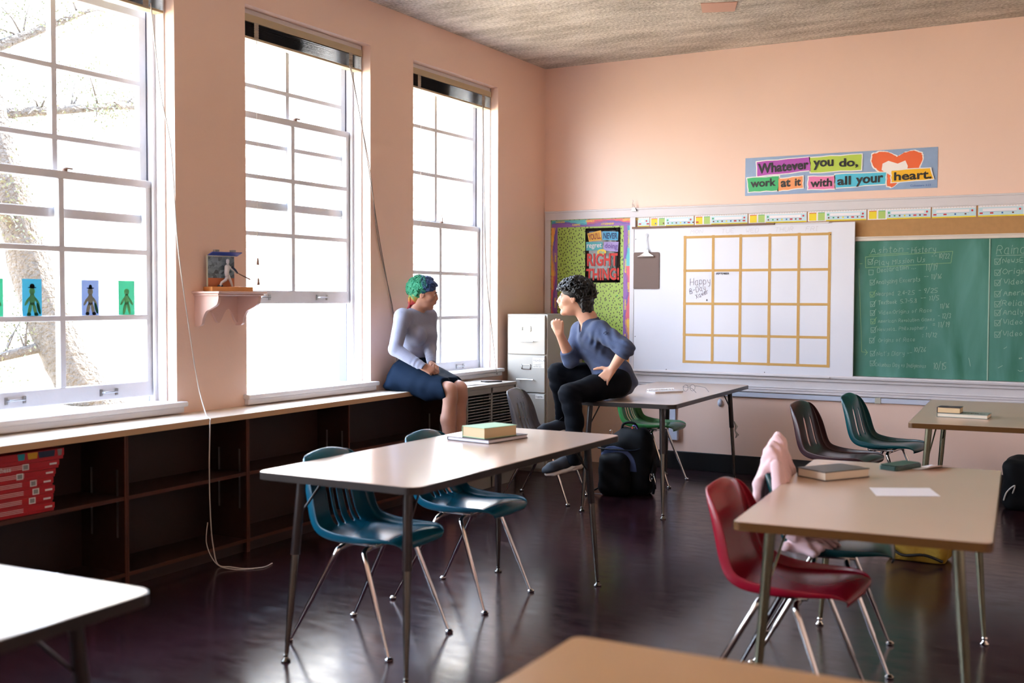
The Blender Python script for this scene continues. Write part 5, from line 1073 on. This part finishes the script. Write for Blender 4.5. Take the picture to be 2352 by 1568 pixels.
for k in range(620):
    az = rnd.uniform(-math.pi, math.pi); el = rnd.uniform(-.8, 1.55); front = abs(az) < 1.0
    if front and el < .16: continue
    if abs(az) < 1.65 and el < .02: continue
    if abs(az) < 2.0 and el < -.35: continue
    d = V(math.cos(az)*math.cos(el), math.sin(az)*math.cos(el), math.sin(el)); p = V(-.024, 0, .042)+d*V(.110, .088, .088)*rnd.uniform(.98, 1.17)
    r_ = rnd.uniform(.008, .013); a0 = rnd.uniform(0, 6.28); e1 = nrm(np.cross(d, V(.3, .2, 1))); e2 = np.cross(d, e1)
    Q = [P(*(p+(e1*math.cos(a0+j*1.2)+e2*math.sin(a0+j*1.2))*r_*1.1+d*j*.0028)) for j in range(6)]; hv.chain(Q, [.0052]*6, .001)
hv.ell(P(.045, 0, -.025), (.050, .12, .058), R, .004, 'c')
for k in range(170):
    az = rnd.uniform(1.75, math.pi*2-1.75); z_ = rnd.uniform(-.085, .03); c_ = V(-.055+.058*math.cos(az), .068*math.sin(az), z_); d = nrm(V(math.cos(az), math.sin(az), 0)); r_ = rnd.uniform(.007, .011); a0 = rnd.uniform(0, 6.28); e1 = nrm(np.cross(d, V(.3, .2, 1))); e2 = np.cross(d, e1); c_ = c_+d*rnd.uniform(.0, .012)
    Q = [P(*(c_+(e1*math.cos(a0+j*1.2)+e2*math.sin(a0+j*1.2))*r_*1.1+d*j*.0025)) for j in range(6)]; hv.chain(Q, [.0052]*6, .001)
hv.ell(P(.105, 0, -.03), (.045, .065, .062), R, .004, 'c')
hv.mesh('curly_hair', mat('black curly hair', '#0A0706', .45, spec=.5, bump=(200, .6, .003)), person_m, loc=mo)
# blue henley top
hen = mat('heather blue knit shirt', '#46526E', .9, spec=.15, var=.16, vscale=120, bump=(420, .4, .002), sheen=.1)
v = Vol((1.02, -2.30, .70), (1.84, -1.50, 1.36), .0043)
v.ell(pel+V(.01, .005, .01), (.125, .172, .12), RT, .03); v.ell(pel*.55+che*.45, (.102, .145, .13), RT, .05); v.ell(che, (.115, .160, .145), RT, .04); v.cone(shn, shf, .066, .066, .05)
v.chain([shn, eln], [.066, .058], .03); v.chain([shf, elf], [.066, .058], .03)
v.cone(V(1.345, -1.872, 1.19), V(1.325, -1.882, 1.262), .085, .068, .03, cutb=True)
v.ell((1.53, -1.80, .80), (.115, .15, .062), RT, .04)
v.rbox((1.55, -1.75, .60), (.5, .6, .1435), None, .002, .004, 'c')
for n_, p_ in ((nrm(V(-.1, -.15, 1)), hn+V(-.06, -.10, .02)),):
    pass
v.cone(hn+V(-.01, -.05, -.02), kn, .088, .075, .01, 'c'); v.cone(hf+V(-.06, -.05, -.03), kf, .085, .075, .01, 'c')
dn = nrm(wrn-eln); df = nrm(wrf-elf)
v.cone(eln-dn*.0, eln+dn*.055, .058, .050, .015, cutb=True); v.cone(elf, elf+df*.075, .058, .050, .015, cutb=True)
for c_, d_, fr, am, rd in ((eln, (.4, .3, 1), 140, .006, .09), (shn*.5+eln*.5, (.9, .2, .5), 105, .006, .10), ((1.40, -1.93, 1.08), (.5, .4, 1), 85, .008, .14), ((1.46, -2.0, 1.13), (1, .2, -.4), 120, .006, .08), ((1.50, -1.90, .93), (.2, .3, 1), 110, .006, .12), ((1.60, -1.84, .84), (.8, .3, .6), 80, .006, .11), (elf, (0, .5, 1), 130, .004, .08), ((1.33, -1.95, 1.2), (.8, .1, -.5), 85, .003, .09)):
    v.warp(wr(c_, d_, fr, am, rd), np.asarray(c_)-.2, np.asarray(c_)+.2)
v.cone(V(1.335, -1.878, 1.22), V(1.29, -1.90, 1.33), .060, .066, .004, 'c'); v.cone(V(1.318, -1.90, 1.235), V(1.27, -1.985, 1.17), .036, .012, .004, 'c')
shirt = v.mesh('knit_top', hen, person_m, loc=mo)
b = MB(); cxx = (shn*.55+eln*.45)+V(-.01, -.055, .035)-mo; sd_ = nrm(eln-shn); sn = nrm(V(-.3, -.8, .55)); su = np.cross(sd_, sn)
for s1 in (-1, 1): b.tube([cxx+sd_*(.004*s1)+su*.013*s1*1+sn*.006, cxx+sd_*(.012*s1)+sn*.008, cxx+sd_*(.013*s1)-su*.013*s1+sn*.006], .0032, 6); 
b.tube([cxx-sd_*.010+sn*.008, cxx+sd_*.010+sn*.008], .003, 6); b.obj('sleeve_logo', M['navy'], person_m)
# jeans
jn = mat('dark blue black jeans', '#080C14', .85, spec=.15, bump=(350, .4, .002), var=.2, vscale=12)
v = Vol((.95, -2.48, .34), (1.74, -1.52, .98), .0043)
v.ell(pel+V(.0, 0, -.01), (.115, .165, .105), RT, .03)
v.chain([hn, hn*.5+kn*.5, kn], [.095, .082, .066], .035); v.chain([kn, kn+V(.02, .005, -.08), V(1.43, -2.305, .62), an+V(0, 0, -.01)], [.064, .060, .058, .045], .02, cutb=False)
v.chain([hf, hf*.5+kf*.5, kf], [.095, .082, .066], .035); v.chain([kf, kf+V(0, .02, -.08), V(1.10, -1.83, .74), af+V(.0, .0, .0)], [.064, .060, .058, .045], .02)
v.rbox((1.75, -1.60, .60), (.62, .64, .1425), None, .002, .004, 'c') if False else None
v.rbox(V(1.61, -1.20, .59), (.3735, .936, .1515), np.array([[math.cos(.05236), -math.sin(.05236), 0], [math.sin(.05236), math.cos(.05236), 0], [0, 0, 1]]), .004, .003, 'c')
for c_, d_, fr, am, rd in ((kn, (.1, .3, 1), 140, .0035, .08), (kf, (.3, .2, 1), 140, .0035, .08), (hn+V(-.06, -.1, .02), (.5, .8, .2), 80, .005, .10), (an+V(0, 0, .10), (0, 0, 1), 150, .003, .08), (af+V(0, 0, .10), (0, 0, 1), 150, .003, .07), (V(1.43, -2.31, .62), (.1, .1, 1), 90, .002, .1)): v.warp(wr(c_, d_, fr, am, rd), np.asarray(c_)-.16, np.asarray(c_)+.16)
v.mesh('jeans', jn, person_m, loc=mo)
# sneakers
M['shoe'] = mat('black navy mesh sneaker', '#0E1420', .7, bump=(300, .6, .002)); M['sole'] = mat('off white rubber sole', '#B7B0AA', .5); M['lace'] = mat('dark laces', '#15181F', .7)
def sneaker(heel, toe, upd):
    heel = np.asarray(heel, float); toe = np.asarray(toe, float); f, l, u = frame(toe-heel, upd); L_ = np.linalg.norm(toe-heel); Rm = np.stack([f, l, u], 1)
    Q = lambda a, b_, c_: heel+f*a*L_+l*b_+u*c_
    lo = np.min([Q(a, b_, c_) for a in (-.12, 1.12) for b_ in (-.07, .07) for c_ in (-.02, .16)], 0); hi = np.max([Q(a, b_, c_) for a in (-.12, 1.12) for b_ in (-.07, .07) for c_ in (-.02, .16)], 0)
    v = Vol(lo, hi, .0033); v.chain([Q(.10, 0, .060), Q(.45, .0, .058), Q(.78, 0, .048), Q(.92, 0, .042)], [.036, .037, .036, .026], .02); v.ell(Q(.80, 0, .042), (.055, .046, .024), Rm, .015); v.cone(Q(.16, 0, .06), Q(.14, 0, .125), .036, .041, .02, cutb=True); v.cone(Q(.30, 0, .085), Q(.62, 0, .066), .030, .022, .02)
    v.rbox(Q(.5, 0, -.07), (L_*.7, .2, .10), Rm, .002, .002, 'c')
    sh = v.mesh('sneaker', M['shoe'], person_m, loc=mo)
    v = Vol(lo, hi, .0030); v.chain([Q(.07, 0, .022), Q(.25, 0, .020), Q(.5, 0, .014), Q(.78, 0, .012), Q(.93, 0, .016)], [.018, .018, .012, .010, .009], .01)
    for s1 in (-1, 1): v.chain([Q(.06, s1*.012, .024), Q(.25, s1*.022, .024), Q(.5, s1*.022, .018), Q(.78, s1*.032, .014), Q(.93, s1*.014, .018)], [.020, .019, .015, .011, .009], .012)
    for s1 in (-1, 1): v.ell(Q(.20, s1*.045, .020), (.032, .010, .0075), Rm, .002, 'c')
    v.rbox(Q(.5, 0, -.05), (L_*.7, .2, .053), Rm, .002, .002, 'c')
    v.mesh('shoe_sole', M['sole'], sh, loc=mo)
    b = MB()
    for k in range(5):
        a = .34+k*.07; z = .118-k*.010; b.tube([Q(a, -.024, z-.012)-mo, Q(a+.01, 0, z-.001)-mo, Q(a, .024, z-.012)-mo], .0028, 6)
    for s1 in (-1, 1): b.tube(bez([tuple(Q(.33, 0, .115)-mo), tuple(Q(.30, s1*.03, .135)-mo), tuple(Q(.36, s1*.05, .128)-mo), tuple(Q(.40, s1*.03, .11)-mo)], 5), .0024, 6)
    b.obj('laces', M['lace'], sh, smooth=True)
    return sh
sneaker((1.468, -2.262, .315), (1.285, -2.445, .268), (.10, .08, 1)); sneaker((1.105, -1.712, .4525), (.955, -1.912, .4525), (0, 0, 1))
# ---------------- backpack ----------------
M['bpk'] = mat('black nylon', '#06070A', .7, bump=(500, .4, .001), spec=.2); M['bpblue'] = mat('slate blue nylon panel', '#36466E', .7, bump=(500, .4, .001)); M['zip'] = mat('glossy piping', '#1A222E', .25)
t = thing('backpack', 'black backpack with slate blue panel and orange carabiner, on the floor by the green chair', 'backpack', (1.37, -1.30, 0), math.radians(6))
ns = lambda X, Y, Z, q: .006*np.sin(X*38+Z*21)*np.sin(Z*33+Y*20)
v = Vol((-.26, -.26, -.02), (.26, .22, .56), .0055)
v.rbox((.0, .02, .20), (.185, .115, .205), None, .075, .02, dis=ns); v.rbox((.03, .02, .40), (.12, .085, .075), None, .06, .06, dis=ns); v.cone((-.14, -.02, .33), (.12, -.02, .40), .05, .06, .05)
v.rbox((0, 0, -.1), (.4, .4, .1), None, .001, .003, 'c'); v.mesh('main_compartment', M['bpk'], t, loc=None)
v = Vol((-.26, -.26, -.02), (.22, .10, .40), .005); v.rbox((-.07, -.10, .15), (.115, .085, .155), None, .07, .02, dis=ns); v.rbox((0, 0, -.1), (.4, .4, .101), None, .001, .003, 'c'); p_ = v.mesh('front_pocket', M['bpk'], t)
v = Vol((-.26, -.22, .12), (.18, .06, .42), .004); v.rbox((.0, .02, .20), (.189, .121, .209), None, .075, .02, dis=ns)
sl_, (X_, Y_, Z_) = v.reg((-.26, -.22, .12), (.18, .06, .42)); q_ = np.sqrt((X_+.075)**2+(Z_-.185)**2)
v.F[sl_] = np.maximum(np.maximum(v.F[sl_], (np.maximum(.115-q_, q_-.168)+0*Y_)), np.maximum(Y_+.02+0*X_+0*Z_, .175-Z_-(X_ > 0)*.0+0*Y_)); v.mesh('blue_panel', M['bpblue'], t)
b = MB(); b.tube(bez([(-.20, -.06, .36), (-.19, -.11, .335), (-.05, -.125, .33), (.10, -.10, .335), (.155, -.04, .40), (.12, -.03, .455)], 6), .006, 8).obj('zip_piping', M['zip'], t, smooth=True)
b = MB(); b.tube(bez([(-.05, .0, .465), (-.04, .0, .50), (.0, .0, .515), (.05, .0, .505), (.07, .0, .46)], 5), .009, 8).obj('top_handle', M['bpk'], t, smooth=True)
M['orange'] = mat('anodised orange metal', '#E0512A', .25, .6); M['violet'] = mat('pale violet metal', '#9A86E0', .25, .6)
b = MB(); b.tube([(.035, -.02, .49), (.038, -.03, .455), (.048, -.035, .425), (.062, -.035, .42), (.078, -.03, .44)], .0042, 8); b.tube([(.078, -.03, .44), (.076, -.025, .47), (.06, -.02, .495), (.045, -.02, .497), (.035, -.02, .49)], .0042, 8, m=1); b.obj('carabiner', [M['orange'], M['violet']], t, smooth=True)
b = MB(); b.tube([(-.125+.013*math.cos(a*.52), -.02, .44+.016*math.sin(a*.52)) for a in range(13)], .0025, 6); b.obj('ring', M['chrome'], t, smooth=True)
b = MB(); b.tube(bez([(.17, .0, .30), (.195, -.03, .22), (.19, -.05, .15), (.21, -.06, .08), (.20, -.05, .02)], 5), .010, 8); b.tube(bez([(-.17, -.05, .08), (-.20, -.08, .04), (-.25, -.10, .012)], 5), .006, 8); b.obj('strap', M['bpk'], t, smooth=True)
b = MB(); b.tube([(.19+.008*math.cos(a*.52), -.075, .14+.028*math.sin(a*.52)) for a in range(13)], .003, 6); b.tube([(.205, -.07, .17), (.222, -.07, .11), (.226, -.07, .06)], .004, 6); b.obj('buckle', M['chrome'], t, smooth=True)
# ---------------- pink sweater hung on the dark teal chair ----------------
M['pinkknit'] = mat('pale pink fleece', '#E0BFC2', .9, sheen=.4, var=.05, vscale=8, bump=(90, .25, .004), spec=.2)
v = Vol((3.17, -4.62, .42), (3.62, -4.05, .92), .005); rnd = random.Random(4)
A = [(-4.47, .80), (-4.445, .835), (-4.42, .862), (-4.39, .855), (-4.355, .835), (-4.32, .828), (-4.285, .842), (-4.25, .866), (-4.215, .872), (-4.18, .850), (-4.15, .81)]
for i, (y, z) in enumerate(A):
    x = 3.268-(y+4.3)*.18; j = rnd.uniform(-.02, .02); o_ = .006*(i % 2)
    v.chain([V(x-.058-o_, y-.02, .56+j), V(x-.050, y-.01, .70), V(x-.022, y, z-.04), V(x-.004, y+.002, z-.014), V(x+.018, y+.004, z-.035), V(x+.044+o_, y-.008, .72), V(x+.072+o_, y-.02, .60), V(x+.10, y-.03, .49+j)], [.012, .014, .013, .012, .013, .015, .016, .015], .018)
for i in range(12): y = -4.52+i*.034; v.chain([V(3.375, y, .478), V(3.43+rnd.uniform(-.02, .02), y+.02, .480+.012*(i % 2)), V(3.50+rnd.uniform(-.03, .03), y-.01, .462)], [.020, .019, .010], .012)
v.chain([V(3.325, -4.49, .78), V(3.35, -4.52, .66), V(3.385, -4.52, .54), V(3.43, -4.50, .485), V(3.50, -4.47, .475)], [.022, .026, .024, .022, .018], .012)
v.warp(lambda X, Y, Z: .0035*np.sin(Y*170+X*60+np.sin(Z*26+X*10)*2.2), (3.17, -4.62, .42), (3.62, -4.05, .92))
v.lo = v.lo+np.array([.035, 0, -.012])
v.mesh('sweater', M['pinkknit'], label='pale pink sweater draped over the back of the dark teal chair', cat='sweater', loc=(3.36, -4.32, .45))
# ---------------- bags on the floor ----------------
M['ybag'] = mat('mustard yellow canvas', '#8E6E14', .7, bump=(60, .5, .006), var=.2, vscale=14)
v = Vol((3.33, -2.55, -.02), (3.75, -2.2, .34), .006); v.rbox((3.54, -2.37, .13), (.16, .11, .14), None, .05, .02, dis=lambda X, Y, Z, q: .010*np.sin(X*34+Z*30)*np.sin(Y*28-Z*19)); v.rbox((3.5, -2.4, -.1), (.5, .5, .101), None, .001, .002, 'c')
t = v.mesh('bag', M['ybag'], label='mustard yellow canvas bag on the floor behind the right foreground table', cat='bag', loc=(3.54, -2.37, 0))
b = MB(); b.tube(bez([(-.13, -.12, .08), (-.06, -.135, .04), (.05, -.13, .05), (.14, -.11, .02)], 6), .008, 8); b.tube(bez([(-.10, -.06, .26), (-.05, -.08, .30), (.03, -.06, .27)], 6), .008, 8); b.obj('strap', M['black'], t, smooth=True)
v = Vol((3.74, -.66, -.02), (4.55, -.2, .46), .008); v.rbox((4.14, -.42, .16), (.36, .17, .18), None, .07, .02, dis=lambda X, Y, Z, q: .012*np.sin(X*20+Z*16)*np.sin(Y*24-Z*14)); v.rbox((4.1, -.4, -.1), (1.0, .6, .101), None, .001, .002, 'c')
t = v.mesh('bag', M['bpk'], label='large black bag on the floor at the right picture edge under the back table', cat='bag', loc=(4.14, -.42, 0))
b = MB(); b.tube(bez([(-.30, -.16, .10), (-.28, -.19, .17), (-.33, -.17, .12), (-.35, -.16, .06)], 5), .005, 6).obj('strap_end', M['label'], t, smooth=True)
b = MB(); b.box(1.08, 1.26, -1.43, -1.405, 0.0, .0012); o = b.obj('floor_tape', M['floorline'], label='short worn grey tape mark on the dark floor beside the backpack', cat='tape'); o.location = (0, 0, 0)
